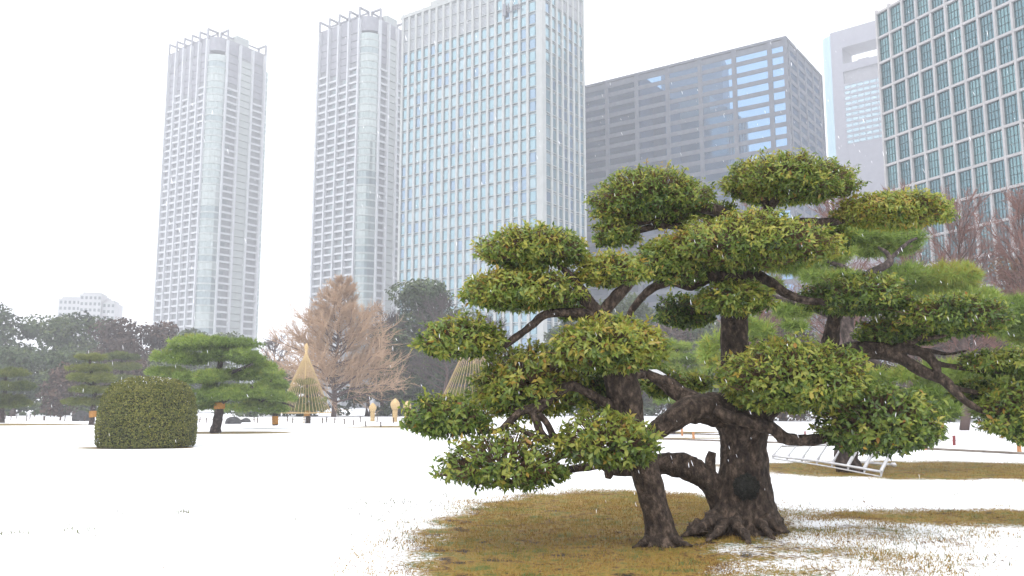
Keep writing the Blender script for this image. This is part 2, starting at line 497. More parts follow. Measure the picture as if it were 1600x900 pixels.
def cushion_tree(root, pads, Y0, nleafobj=300, twigs=True):
    """pads: (u0, u1, v0, v1, depth offset, tone). Each pad is a part; the leaves seen largest are its sub-parts"""
    base = np.array(root.location)
    data = []
    for i, pd in enumerate(pads):
        u0, u1, v0, v1, dy, tn = pd[:6]
        dn = pd[6] if len(pd) > 6 else 1.0
        LL = float(np.interp((v0 + v1) / 2, [300, 560], [0.072, 0.094]))
        Y = Y0 + dy
        h = v1 - v0
        c = at((u0 + u1) / 2, v0 + 0.66 * h, Y)
        R = (max(px((u1 - u0) / 2 - 5, Y), 0.08), max(px((u1 - u0) / 2 - 4, Y) * 0.72, 0.1), max(px(0.66 * h - 7, Y), 0.05), max(px(0.34 * h - 3, Y), 0.035))
        area = 2 * math.pi * (R[0] * R[1] + 0.7 * (R[0] + R[1]) * R[2])
        nros = int(np.clip(area * dn * 2.45 / (LL * LL), 80, 2600))
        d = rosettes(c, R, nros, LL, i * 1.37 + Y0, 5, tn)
        data.append((c, R, d))
    O = np.concatenate([d[2][0] for d in data]); X = np.concatenate([d[2][1] for d in data])
    Z = np.concatenate([d[2][3] for d in data]); ln = np.concatenate([d[2][4] for d in data]); N = np.concatenate([d[2][6] for d in data])
    pid = np.concatenate([np.full(len(d[2][0]), i) for i, d in enumerate(data)])
    view = unit(O - np.array([0, 0, CAMH]))
    dist = np.linalg.norm(O - np.array([0, 0, CAMH]), axis=1)
    score = ln ** 2 * np.abs(np.sum(view * Z, 1)) / dist ** 2
    score = np.where(np.sum(view * N, 1) > -0.35, 0, score)     # only leaves on the near side of their cushion
    relu = 800 + F * O[:, 0] / O[:, 1]
    score = np.where(relu > 1590, 0, score)
    pick = set(np.argsort(-score)[:nleafobj].tolist())
    start = 0
    for i, (c, R, d) in enumerate(data):
        n = len(d[0])
        sel = np.array([(start + j) not in pick for j in range(n)])
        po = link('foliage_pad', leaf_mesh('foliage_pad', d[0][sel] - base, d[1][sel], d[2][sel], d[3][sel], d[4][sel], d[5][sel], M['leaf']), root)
        for j in np.nonzero(~sel)[0]:
            t = d[5][j]
            me = LEAVES[min(7, int(t * 8)) * 2 + (j % 2)]
            lo = link('leaf', me, po)
            X_, Y_, Z_ = d[1][j] * d[4][j], d[2][j] * d[4][j], d[3][j] * d[4][j]
            p = d[0][j] - base
            lo.matrix_local = Matrix(((X_[0], Y_[0], Z_[0], p[0]), (X_[1], Y_[1], Z_[1], p[1]), (X_[2], Y_[2], Z_[2], p[2]), (0, 0, 0, 1)))
        start += n
        sb = MB()
        an0 = rng.uniform(-0.5, 0.5)
        for an1, fr in ((an0, 0.8), (an0 + math.pi + rng.uniform(-0.4, 0.4), 0.8), (an0 + 1.3, 0.6), (an0 - 1.5, 0.6)):
            pts_ = []
            for q in np.linspace(0, 1, 6):
                a_ = an1 + 0.5 * q * (1 if fr > 0.7 else -1)
                pts_.append((c.x + R[0] * fr * q * math.cos(a_) - base[0] + rng.normal(0, 0.012), c.y + R[1] * fr * q * math.sin(a_) - base[1], c.z - R[3] * (0.8 - 0.5 * q * q) + rng.normal(0, 0.012) - base[2]))
            w0_ = 0.022 if R[0] > 0.5 else 0.014
            sb.add(*tube(pts_, np.linspace(w0_, 0.006, 6), 6, 0.2, 12, i))
        sb.local('stem', M['bark'], po, smooth=True)
        if twigs:
            P, ax = d[7], d[8]
            m = rng.random(len(P)) < 0.75
            P1 = P[m]
            hub = np.array(c) + (P1 - np.array(c)) * rng.uniform(0.35, 0.75, (len(P1), 1)) + np.array([0, 0, -0.25 * R[3]])
            Vt, Ft = prisms(hub - base, P1 - base, np.full(len(P1), 0.008), np.full(len(P1), 0.004))
            link('twigs', mesh_np('twigs', Vt, Ft, M['twig']), po, kind='stuff')

def needle_pad(C, R, ntuft, L, wd, seed, m=12, tone0=0.5, flat=0.6):
    D = unit(rng.normal(size=(ntuft, 3)))
    sc = 1 + 0.2 * lump_noise(D, seed, 3.2) + 0.08 * lump_noise(D, seed + 2, 7)
    shell = np.where(rng.random(ntuft) < 0.7, rng.uniform(0.85, 1.0, ntuft), rng.uniform(0.4, 0.9, ntuft))
    zr = np.where(D[:, 2] > 0, R[2], R[3])
    P = np.stack([D[:, 0] * R[0], D[:, 1] * R[1], D[:, 2] * zr], 1) * (sc * shell)[:, None] + np.array(C)
    N = unit(np.stack([D[:, 0] / R[0], D[:, 1] / R[1], D[:, 2] / zr], 1))
    ax = unit(0.6 * N + np.array([0, 0, flat]) + 0.25 * rng.normal(size=(ntuft, 3)))
    d = unit(ax[:, None] * 0.75 + 0.62 * rng.normal(size=(ntuft, m, 3)))
    ln = L * rng.uniform(0.7, 1.15, (ntuft, m, 1))
    side = unit(np.cross(d, rng.normal(size=(ntuft, m, 3)))) * wd
    b = np.repeat(P[:, None], m, 1)
    V = np.stack([b - side, b + side, b + d * ln], 2).reshape(-1, 3)
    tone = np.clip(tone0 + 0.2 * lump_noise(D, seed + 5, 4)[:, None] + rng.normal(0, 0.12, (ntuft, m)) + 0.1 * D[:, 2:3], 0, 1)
    return V, np.arange(len(V)).reshape(-1, 3), np.repeat(tone.ravel(), 3)

def pine(name, label, base, Y, pads, limbs, group=None, band=None, material=None, dens=1.0, L=None, wd=None, tone=0.5, barkm=None, m=12, cat='pine tree', grow=1.0):
    """base: (u, v); pads: (u0,u1,v0,v1,dY); limbs: list of point lists"""
    g = at(base[0], base[1], Y)
    root = thing(name, label, cat, (g.x, g.y, 0), 0, group)
    bm = barkm or M['bark_dark']
    for i, lp in enumerate(limbs):
        limb(root, lp, Y, bm, 'trunk' if i == 0 else 'branch', 8, 5, 0.2)
    mt = material or M['needle']
    for i, pd in enumerate(pads):
        u0, u1, v0, v1, dy = pd[:5]
        gu, gv = (u1 - u0) * (grow - 1) / 2, (v1 - v0) * (grow - 1) / 2
        u0, u1, v0, v1 = u0 - gu, u1 + gu, v0 - gv * 1.6, v1 + gv
        tn = pd[5] if len(pd) > 5 else tone
        Yp = Y + dy
        h = v1 - v0
        c = at((u0 + u1) / 2, v0 + 0.65 * h, Yp)
        LL = L or 0.16
        sh = LL * 0.55
        R = (max(px((u1 - u0) / 2, Yp) - sh, 0.12), max(px((u1 - u0) / 2, Yp) * 0.8, 0.15), max(px(0.65 * h, Yp) - sh, 0.08), max(px(0.35 * h, Yp) - sh * 0.3, 0.06))
        area = 2 * math.pi * (R[0] * R[1] + 0.7 * (R[0] + R[1]) * R[2])
        nt_ = int(np.clip(area * dens * 2.6 / (LL * LL), 40, 2600))
        Vs, ts = [], []
        ns_ = int(np.clip(R[0] / max(R[2], 0.15) * 2.4, 5, 11))
        for q in range(ns_):
            a_ = q * 2.4 + rng.uniform(0, 0.6)
            rr_ = math.sqrt((q + 0.4) / ns_) * 0.8
            cc = (c.x + R[0] * rr_ * math.cos(a_), c.y + R[1] * rr_ * math.sin(a_), c.z + R[2] * rng.uniform(-0.25, 0.42) * (1 - 0.5 * rr_))
            f_ = rng.uniform(0.4, 0.58)
            V, Fc, tn_ = needle_pad(cc, (R[0] * f_, R[1] * f_, R[2] * 0.52, R[3] * 0.3), max(18, int(nt_ / ns_ * 1.05)), LL, wd or 0.008, i * 2.1 + Y + q, m, tn + rng.normal(0, 0.1))
            Vs.append(V); ts.append(tn_)
        V = np.concatenate(Vs)
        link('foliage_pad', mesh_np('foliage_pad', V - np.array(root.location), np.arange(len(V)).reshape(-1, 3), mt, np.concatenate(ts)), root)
    if band:
        for (u, v0, v1, wpx) in band:
            a, b = at(u, v1, Y), at(u, v0, Y)
            r = px(wpx, Y) / 2
            Pb = catmull([tuple(a), tuple((a + b) / 2), tuple(b)], 4)
            V, Fc = tube(Pb, [r * (0.96 + 0.05 * (i % 2)) for i in range(len(Pb))], 14, 0.05, 12)
            MB().add(V, Fc).build('straw_band', M['band'], root, smooth=True)
    return root

def clump_tree(name, label, u, vtop, hw, Y, material, cat='tree', shape=1.0, group=None, nlobe=34, leaf=None, vbase=None, trunk=M['bark_dark'], dens=1.0):
    """dense far tree: an uneven crown of lobes, each made of many small leaf faces"""
    top = at(u, vtop, Y)
    g = Vector((top.x, Y, 0))
    root = thing(name, label, cat, g, 0, group)
    H = top.z
    rx = px(hw, Y) * 1.2
    z0 = -0.12 * H
    cz, rz = (H + z0) / 2, (H - z0) / 2
    s = leaf or max(0.16, Y * 0.0024)
    Vs, tones = [], []
    for i in range(nlobe):
        d = unit(rng.normal(size=3))
        q = rng.uniform(0.35, 0.8)
        taper = 1 - 0.35 * max(d[2], 0) * shape
        c = np.array([d[0] * rx * q * taper, d[1] * rx * q * taper * 0.9, cz + d[2] * rz * q])
        lr = rng.uniform(0.28, 0.46) * min(rx, rz)
        c[2] = min(c[2], H - lr * 0.72)
        if shape == 0.0:
            c = np.array([rng.uniform(-0.9, 0.9) * rx, rng.uniform(-0.6, 0.6) * rx, rng.uniform(lr * 0.2, max(lr * 0.3, H - lr * 0.75))])
        elif i < 7:
            c = np.array([rng.uniform(-0.5, 0.5) * rx, rng.uniform(-0.4, 0.4) * rx, H - lr * (0.7 + (0.4 if rz < rx * 1.3 else 1.5) * rng.random())])
        n = int(np.clip(6.5 * dens * lr * lr / (s * s), 60, 900))
        D = unit(rng.normal(size=(n, 3)))
        P = c + D * np.array([lr * 1.25, lr * 1.25, lr * 0.8]) * ((1 + 0.25 * lump_noise(D, i + Y + u, 3)) * rng.uniform(0.7, 1.05, n))[:, None]
        Nn = unit(D + 0.7 * rng.normal(size=(n, 3)) + np.array([0, 0, 0.35]))
        A = unit(np.cross(Nn, rng.normal(size=(n, 3))))
        B = np.cross(Nn, A)
        ss = s * rng.uniform(0.6, 1.3, (n, 1))
        Vs.append(np.stack([P - A * ss, P + B * ss * 0.55, P + A * ss, P - B * ss * 0.55], 1).reshape(-1, 3))
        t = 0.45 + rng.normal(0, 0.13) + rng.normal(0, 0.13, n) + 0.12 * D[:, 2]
        tones.append(np.repeat(np.clip(t, 0, 1), 4))
    V = np.concatenate(Vs)
    V = V[:, :]
    V[:, 2] = np.maximum(V[:, 2], 0.05)
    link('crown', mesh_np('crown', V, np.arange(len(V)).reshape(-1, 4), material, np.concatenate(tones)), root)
    Vt, Ft = tube([(0, 0, -0.05), (0.1 * rx * 0.2, 0, H * 0.3), (0, 0.05 * rx, H * 0.7)], [rx * 0.07 + 0.12, rx * 0.05 + 0.08, 0.05], 7, 0.15, 1.5, u)
    MB().add(Vt, Ft).local('trunk', trunk, root, smooth=True)
    return root

def bare_tree(name, label, u, vtop, hw, Y, twig, trunkm, nprim=26, nsec=9, nter=6, cone=False, lean=0.0, group=None, rt=0.02, cat='bare tree', upright=0.8, base=None, zlow=0.12, seed=0):
    r_ = np.random.default_rng(seed + int(u) + 77)
    top = at(u, vtop, Y)
    root = thing(name, label, cat, (top.x, Y, 0), 0, group)
    H, W = top.z, px(hw, Y)
    k = 9
    tz = np.linspace(0, 1, k)
    sway = np.cumsum(r_.normal(0, 0.012 * H, (k, 2)), 0)
    sway[0] = 0
    TP = np.stack([sway[:, 0] + lean * H * tz, sway[:, 1], tz * H * 0.93], 1)
    TR = (0.016 * H + 0.05) * (1 - 0.93 * tz)
    V, Fc = tube(catmull(TP, 3), np.interp(np.linspace(0, 1, (k - 1) * 3 + 1), tz, TR), 8, 0.12, 1.2, u)
    V = [tuple(p) for p in V]
    MB().add(V, Fc).local('trunk', trunkm, root, smooth=True)
    bP0, bP1, bR0, bR1, tP0, tP1, tR0, tR1 = [], [], [], [], [], [], [], []
    for i in range(nprim):
        f = zlow + (0.95 - zlow) * ((i + r_.random() * 0.9) / nprim)
        p = np.array([np.interp(f, tz, TP[:, j]) for j in range(3)])
        az = i * 2.4 + r_.normal(0, 0.4)
        prof = min(1.0, 1.18 * (1 - f) ** 0.85) * (0.8 + 0.2 * min(1, f / 0.25)) if cone else math.sqrt(max(0.0, 1 - (2 * (f * 0.9) - 0.75) ** 2 / 1.25))
        ln = W * max(prof, 0.14) * r_.uniform(0.62, 1.12)
        rise = (0.22 + 0.5 * f) if cone else upright * (0.5 + 0.5 * f)
        d = unit(np.array([math.cos(az), math.sin(az), rise]))
        ns = 7
        pts = [p]
        dd = d.copy()
        for j in range(ns):
            dd = unit(dd + r_.normal(0, 0.13, 3) + np.array([0, 0, 0.03]))
            pts.append(pts[-1] + dd * ln / ns)
        pts = np.array(pts)
        br = (0.16 * np.interp(f, tz, TR) + 0.012 * ln)
        for j in range(ns):
            bP0.append(pts[j]); bP1.append(pts[j + 1]); bR0.append(br * (1 - 0.85 * j / ns)); bR1.append(br * (1 - 0.85 * (j + 1) / ns))
        for s_ in range(nsec):
            q = 0.2 + 0.8 * (s_ + r_.random()) / nsec
            a = np.array([np.interp(q * ns, np.arange(ns + 1), pts[:, j]) for j in range(3)])
            d2 = unit(d + r_.normal(0, 0.55, 3) + np.array([0, 0, 0.3]))
            l2 = ln * (0.42 - 0.2 * q) * r_.uniform(0.7, 1.3) + 0.3
            mid = a + d2 * l2 * 0.5 + r_.normal(0, 0.06 * l2, 3)
            end = mid + unit(d2 + np.array([0, 0, 0.15])) * l2 * 0.5
            r2 = max(br * 0.35, rt * 1.3)
            tP0 += [a, mid]; tP1 += [mid, end]; tR0 += [r2, r2 * 0.7]; tR1 += [r2 * 0.7, rt * 0.6]
            for t_ in range(nter):
                w_ = r_.random()
                a3 = a + (mid - a) * min(1, w_ * 2) + (end - mid) * max(0, w_ * 2 - 1)
                d3 = unit(d2 + r_.normal(0, 0.6, 3) + np.array([0, 0, 0.25]))
                l3 = l2 * r_.uniform(0.25, 0.55)
                tP0.append(a3); tP1.append(a3 + d3 * l3); tR0.append(rt); tR1.append(rt * 0.4)
    V, Fc = prisms(np.array(bP0), np.array(bP1), np.array(bR0), np.array(bR1), 4)
    link('branches', mesh_np('branches', V, Fc, trunkm), root, kind='stuff')
    V, Fc = prisms(np.array(tP0), np.array(tP1), np.array(tR0), np.array(tR1), 3)
    link('twigs', mesh_np('twigs', V, Fc, twig), root, kind='stuff')
    return root

# ------------------------------------------------------------------ ground: one sheet of thin snow with bare turf under the trees
# (x, y, rx, ry, peak, slope): bare = peak - slope * distance, 0.5 is the edge
PATCH = [(0.65, 10.6, 1.75, 4.6, 1.45, 0.95), (1.75, 13.0, 2.25, 3.35, 1.7, 1.2), (2.5, 9.4, 2.6, 2.8, 0.56, 0.24), (8.4, 12.55, 4.3, 0.95, 1.1, 0.6), (4.4, 10.8, 2.0, 1.8, 0.52, 0.25),
         (10.6, 21.6, 4.9, 3.0, 1.5, 1.0), (8.2, 22.6, 3.0, 1.4, 1.2, 0.7), (-14.1, 32.3, 2.25, 0.9, 3.0, 2.5), (-16.2, 49.5, 3.6, 2.2, 3.0, 2.5), (-44.0, 69.0, 10.0, 4.0, 3.0, 2.5),
         (-9.2, 61.0, 3.4, 1.2, 3.0, 2.5), (-7.0, 64.0, 4.6, 2.0, 1.5, 1.0), (8.2, 50.0, 4.0, 1.8, 2.0, 1.5), (-46, 84, 4.5, 1.0, 2.0, 1.5), (-29, 92, 14, 1.5, 1.2, 0.7), (9.5, 41.5, 3.4, 0.7, 2.0, 1.5)]

def bareness(x, y):
    b = 0.0
    for cx, cy, rx, ry, pk, sl in PATCH:
        b = max(b, pk - sl * math.hypot((x - cx) / rx, (y - cy) / ry))
    return b

gm = mat('snow_ground', (0.85, 0.86, 0.88), 0.6, 0, 0.2)
t, n, l, b = nodes(gm)
tc = n.new('ShaderNodeTexCoord')
nw = n.new('ShaderNodeTexNoise'); nw.inputs['Scale'].default_value = 1.1; nw.inputs['Detail'].default_value = 5; nw.inputs['Roughness'].default_value = 0.6
nf_ = n.new('ShaderNodeTexNoise'); nf_.inputs['Scale'].default_value = 17.0; nf_.inputs['Detail'].default_value = 7; nf_.inputs['Roughness'].default_value = 0.75
ng = n.new('ShaderNodeTexNoise'); ng.inputs['Scale'].default_value = 2.6; ng.inputs['Detail'].default_value = 9; ng.inputs['Roughness'].default_value = 0.72
for q in (nw, nf_, ng): l.new(tc.outputs['Object'], q.inputs['Vector'])
sx = n.new('ShaderNodeSeparateXYZ'); l.new(tc.outputs['Object'], sx.inputs[0])

def mth(op, a, bb=None):
    q = n.new('ShaderNodeMath'); q.operation = op
    for i, v in enumerate((a, bb)):
        if v is None: continue
        if isinstance(v, (int, float)): q.inputs[i].default_value = v
        else: l.new(v, q.inputs[i])
    return q.outputs[0]
acc = None
for cx, cy, rx, ry, pk, sl in PATCH:
    ex = mth('DIVIDE', mth('SUBTRACT', sx.outputs['X'], cx), rx)
    ey = mth('DIVIDE', mth('SUBTRACT', sx.outputs['Y'], cy), ry)
    d = mth('SQRT', mth('ADD', mth('MULTIPLY', ex, ex), mth('MULTIPLY', ey, ey)))
    v = mth('SUBTRACT', pk, mth('MULTIPLY', d, sl))
    acc = v if acc is None else mth('MAXIMUM', acc, v)
acc = mth('MINIMUM', mth('MAXIMUM', acc, 0.0), 1.25)
acc = mth('ADD', acc, mth('MULTIPLY', mth('SUBTRACT', nw.outputs['Fac'], 0.5), 0.75))
acc = mth('ADD', acc, mth('MULTIPLY', mth('SUBTRACT', nf_.outputs['Fac'], 0.5), 0.95))
fac = mth('ADD', mth('MULTIPLY', mth('SUBTRACT', acc, 0.5), 7.0), 0.5)
fac_n = n.new('ShaderNodeClamp'); l.new(fac, fac_n.inputs['Value'])
tr_ = ramp(n, [(0.39, (0.022, 0.014, 0.01)), (0.43, (0.13, 0.07, 0.02)), (0.48, (0.27, 0.17, 0.036)), (0.53, (0.2, 0.15, 0.034)), (0.6, (0.075, 0.105, 0.02))])
l.new(ng.outputs['Fac'], tr_.inputs['Fac'])
cm = n.new('ShaderNodeMix'); cm.data_type = 'RGBA'
l.new(fac_n.outputs[0], cm.inputs['Factor'])
cm.inputs['A'].default_value = (0.86, 0.87, 0.89, 1)
l.new(tr_.outputs['Color'], cm.inputs['B'])
l.new(cm.outputs['Result'], b.inputs['Base Color'])
bp = n.new('ShaderNodeBump'); bp.inputs['Strength'].default_value = 0.5; bp.inputs['Distance'].default_value = 0.04
l.new(mth('SUBTRACT', nf_.outputs['Fac'], mth('MULTIPLY', fac_n.outputs[0], 0.6)), bp.inputs['Height'])
l.new(bp.outputs['Normal'], b.inputs['Normal'])

def axis(a, b_, step, far, g=1.16):
    c = list(np.arange(a, b_ + 1e-6, step))
    s, x = step, c[-1]
    hi = []
    while x < far:
        s *= g; x += s; hi.append(x)
    s, x = step, a
    lo = []
    while x > -far:
        s *= g; x -= s; lo.append(x)
    return np.array(lo[::-1] + c + hi)
gx, gy = axis(-5, 11, 0.16, 1500), axis(5, 26, 0.16, 1500)
GX, GY = np.meshgrid(gx, gy)
near = np.exp(-((GX - 2) / 18) ** 2 - ((GY - 14) / 18) ** 2)
GZ = near * 0.018 * np.array([noise.noise(Vector((x * 0.9, y * 0.9, 0))) + 0.6 * noise.noise(Vector((x * 2.3, y * 2.3, 3))) for x, y in zip(GX.ravel(), GY.ravel())]).reshape(GX.shape)
nx_, ny_ = len(gx), len(gy)
ii = (np.arange(ny_ - 1)[:, None] * nx_ + np.arange(nx_ - 1)[None]).ravel()
link('ground', mesh_np('ground', np.stack([GX.ravel(), GY.ravel(), GZ.ravel()], 1), np.stack([ii, ii + 1, ii + 1 + nx_, ii + nx_], 1), gm, smooth=True), None, 'structure')

# ------------------------------------------------------------------ buildings: one street grid, faces towards left (W) and right (E)
EX, EY = 0.580, 0.815
WX, WY = -0.815, 0.580
FH = math.hypot(F, HOR - 450.0)

def uh(u, v):
    """slope X/Y of the vertical line through a pixel"""
    dx, dy, dz = ray(u, v)
    return dx / dy

def solve_len(C, d, u, v):
    r = uh(u, v)
    return (r * C.y - C.x) / (d[0] - r * d[1])

ANG = math.atan2(EY, EX)

def fbox(mb, face, s0, s1, z0, z1, d0, d1, mi=0, off_=0.0):
    """box on a facade: 'L' lies on x = 0 (looking to -x, runs along y), 'R' on y = 0 (looking to -y, runs along x)"""
    if face == 'L': mb.box(-d1, -d0, s0, s1, z0, z1, mi)
    else: mb.box(s0, s1, -d1, -d0, z0, z1, mi)
    return mb

def place(me, name, parent, x, y, z):
    o = link(name, me, parent)
    o.location = (x, y, z)
    return o

# --- pale office tower
C3 = at(846, 120, 230); C3.z = 0
LW, LE = solve_len(C3, (WX, WY), 621, 440), solve_len(C3, (EX, EY), 914, 340)
H3 = at(629, 27, C3.y + WY * LW).z
t3 = thing('office_tower', 'pale office tower with a tight grid of light blue windows, left of the dark block', 'office tower', C3, ANG)
MB().box(0.3, LE - 0.3, 0.3, LW - 0.3, 0, H3 - 0.6).local('core_wall', M['glass3'][1], t3)
NL, NR, FL3 = 18, 7, 3.72
nfl = int(H3 / FL3)
z_top = H3 - 1.2
bl, br_ = (LW - 2.2) / NL, (LE - 1.7) / NR
pm = {}
for fc, nb, bw in (('L', NL, bl), ('R', NR, br_)):
    me = fbox(MB(), fc, -0.42, 0.42, 0, H3 + (0.4 if fc == 'L' else 0.36), 0.0, 0.42).mesh('pier', M['conc'])
    for i in range(1, nb + 1):
        s = 1.7 + i * bw - (0.15 if i == nb else 0)
        place(me, 'pier', t3, *((0, s, 0) if fc == 'L' else (s, 0, 0)))
MB().box(-0.55, 1.45, -0.55, 1.45, 0, H3 + 0.5).local('corner_pier', M['conc'], t3)
for k in range(nfl + 1):
    z = z_top - k * FL3
    if z < 1: break
    for fc, ln in (('L', LW), ('R', LE)):
        mb = MB()
        fbox(mb, fc, 1.4, ln, z - 0.13, z, 0.0, 0.3)
        fbox(mb, fc, 1.4, ln, z - 0.74, z - 0.64, 0.0, 0.26)
        mb.local('floor_band', M['conc'], t3)
MB().box(-0.5, LE + 0.2, -0.5, LW + 0.4, H3 - 0.9, H3 - 0.1).box(0.6, LE - 0.6, 0.6, LW - 0.6, H3 - 0.1, H3 + 0.9).local('roof_parapet', M['conc'], t3)
wme = {}
for fc, bw in (('L', bl), ('R', br_)):
    for gi in range(3):
        wme[fc, gi] = fbox(MB(), fc, -bw / 2 + 0.43, bw / 2 - 0.43, 0.05, FL3 - 0.85, -0.35, -0.02).mesh('window', M['glass3'][gi])
rest = MB()
cnt = 0
louv = MB()
for k in range(nfl):
    z = z_top - (k + 1) * FL3
    if z < 0.5: break
    for fc, nb, bw in (('L', NL, bl), ('R', NR, br_)):
        for i in range(nb):
            s = 1.7 + (i + 0.5) * bw
            lou = (fc == 'L' and k < 3 and i > 4) or (fc == 'L' and k < 1) or (fc == 'R' and k < 2 and i > 1)
            if lou:
                for q in range(8):
                    fbox(louv, fc, s - bw / 2 + 0.42, s + bw / 2 - 0.42, z + 0.1 + q * 0.43, z + 0.32 + q * 0.43, -0.05, 0.12)
                continue
            gi = 0 if rng.random() < 0.62 else (1 if rng.random() < 0.45 else 2)
            if fc == 'R' and i == 4: gi = 2
            if cnt < 300 and z > 22:
                place(wme[fc, gi], 'window', t3, *((0, s, z) if fc == 'L' else (s, 0, z)))
                cnt += 1
            else:
                fbox(rest, fc, s - bw / 2 + 0.43, s + bw / 2 - 0.43, z + 0.05, z + FL3 - 0.85, -0.35, -0.02, gi)
            if fc == 'R':
                pass
rest.local('window_rows', M['glass3'], t3, kind='stuff')
louv.local('roof_louvre', M['tower_white'], t3, kind='stuff')
sg = MB()
sy = 1.7 + 3.6 * bl
sz = at(800, 6, C3.y).z
sg.box(-0.9, -0.5, sy - 0.1, sy + 0.9, sz - 0.4, sz + 3.2)
for q, (a, h0, h1, wd_) in enumerate(((-0.9, 0.2, 3.0, 0.3), (-1.7, 0.2, 0.5, 0.9), (-2.4, 0.3, 1.9, 0.3), (-3.2, 0.25, 1.9, 0.3), (-3.9, 0.3, 1.9, 0.35), (-4.6, 0.35, 1.9, 0.3), (-5.2, 0.3, 0.6, 0.8))):
    sg.box(-0.85, -0.55, sy + a - wd_ / 2, sy + a + wd_ / 2, sz + h0, sz + h1)
sg.local('roof_sign', M['tower_louvre'], t3)

MB().box(LE - 13, LE - 4, 9, LW - 3, H3 + 0.92, H3 + 8.5).local('roof_plant', M['conc'], t3)  # unseen block added on the roof to darken what the dark block mirrors

# --- dark office block
C4 = at(1228, 100, 272); C4.z = 0
LE4 = solve_len(C4, (EX, EY), 1283, 125)
LW4 = 98.0
H4 = at(1228, 61, 272).z
t4 = thing('office_block', 'dark grey office block with long ribbon windows, behind the top of the big tree', 'office block', C4, ANG)
FL4 = 4.06
n4 = int(H4 / FL4)
MB().box(0.2, LE4 - 0.2, 0.2, LW4 - 0.2, 0, H4 - 0.5).local('core_wall', M['grey4'], t4)
ys = [0.0, 5.3] + [5.3 + 12.55 * i for i in range(1, 8)]
xs4 = [0.0] + [3.0 + 9.1 * i for i in range(0, 5)]
xs4 = [x for x in xs4 if x < LE4 - 1] + [LE4]
ztop = H4 - 0.2
for k in range(n4 + 1):
    z = ztop - k * FL4
    th = 2.1 if k == 0 else 1.55
    if z - th < 0: break
    MB().box(-0.22, 0.2, -0.2, LW4, z - th, z).local('floor_band', M['grey4'], t4)
    MB().box(0.2, LE4 + 0.15, -0.22, 0.2, z - th, z).local('floor_band', M['grey4'], t4)
    if k and z > 20:
        MB().box(LE4 + 0.1, LE4 + 1.4, 0.5, 3.5, z - 1.1, z).local('balcony', M['grey4'], t4)
for y in ys[1:]:
    MB().box(-0.45, 0.15, y - 0.75, y + 0.75, 0, H4).local('pier', M['grey4'], t4)
for x in xs4[1:]:
    MB().box(x - 0.55, x + 0.55, -0.45, 0.15, 0, H4 - 0.004).local('pier', M['grey4'], t4)
MB().prism([(-0.5, -0.5), (0.6, -0.5), (0.6, 0.6), (-0.5, 0.6)], 0, H4 + 0.01).local('corner_pier', M['grey4'], t4)
MB().box(-0.55, LE4 + 0.3, -0.55, LW4, H4 + 0.02, H4 + 0.9).local('roof_parapet', M['grey4'], t4)
MB().box(10, 24, 66, 84, H4 + 0.9, H4 + 3.4).local('roof_plant', M['grey4'], t4)
mb = MB(); bar(mb, (4, 34, H4 + 0.9), (4, 34, H4 + 7), 0.12)
mb.local('roof_mast', M['grey4'], t4)
gl = {}
for k in range(n4):
    z = ztop - (k + 1) * FL4
    if z < 24: break
    for a, c in zip(ys[:-1], ys[1:]):
        key = ('L', round(c - a, 2))
        if key not in gl: gl[key] = MB().box(-0.05, 0.19, 0.55, c - a - 0.55, 0, FL4 - 1.55).mesh('window', M['glass4'])
        place(gl[key], 'window', t4, 0, a, z)
    for a, c in zip(xs4[:-1], xs4[1:]):
        key = ('R', round(c - a, 2))
        if key not in gl: gl[key] = MB().box(0.5, c - a - 0.5, -0.05, 0.19, 0, FL4 - 1.55).mesh('window', M['glass4'])
        place(gl[key], 'window', t4, a, 0, z)

tn = thing('office_tower', 'unseen grey tower added behind the pale blue one to darken the reflections in the dark block', 'office tower', C4, ANG)  # added reflector: keeps bright sky out of the dark block's left face glass
MB().box(-50, -24, 66, 112, 0, 134).local('wall', M['grey4'], tn)
MB().box(-50, -35, 60.5, 65.9, 0, 128).local('wall', M['grey4'], tn)
for k in range(8, 33):
    MB().box(-23.9, -23.6, 67, 111, k * 4.06, k * 4.06 + 2.4).local('window', M['mull'], tn)

th_ = thing('office_tower', 'unseen grey tower added behind the granite block to darken the reflections in the dark block', 'office tower', C4, ANG)  # added out of sight so the right face of the dark block mirrors grey
MB().box(130, 168, -105, -25, 0, 205).local('wall', M['grey4'], th_)
for k in range(10, 48):
    MB().box(129.6, 129.9, -104, -26, k * 4.2, k * 4.2 + 2.4).local('window', M['mull'], th_)
tl = thing('office_tower', 'tall grey tower added outside the left of the frame to darken the reflections in the dark block', 'office tower', (-203, 101, 0), math.atan2(65, -58))  # added off-frame, sized so the upper left-face windows mirror dark instead of sky
MB().box(0, 46, 0, 34, 0, 262).local('wall', M['grey4'], tl)
for k in range(20, 61):
    MB().box(1, 45, -0.4, -0.1, k * 4.2, k * 4.2 + 2.4).local('window', M['mull'], tl)

# --- glass and granite grid block on the right
D5 = Vector((-0.38, 0.925, 0))                                  # along its face, away from the camera
C5 = at(1377, 140, 134); C5.z = 0
ang5 = math.atan2(-D5.y, -D5.x)                                # local x runs towards the camera along the face, -y looks out
t5 = thing('glass_office_block', 'pale granite grid office block with teal windows at the right edge', 'office block', C5, ang5 )
NB5, BW5, FL5 = 15, 2.63, 4.33
ztop5 = at(1373, 22, 134).z
nrow = int((ztop5 - 1) / FL5)
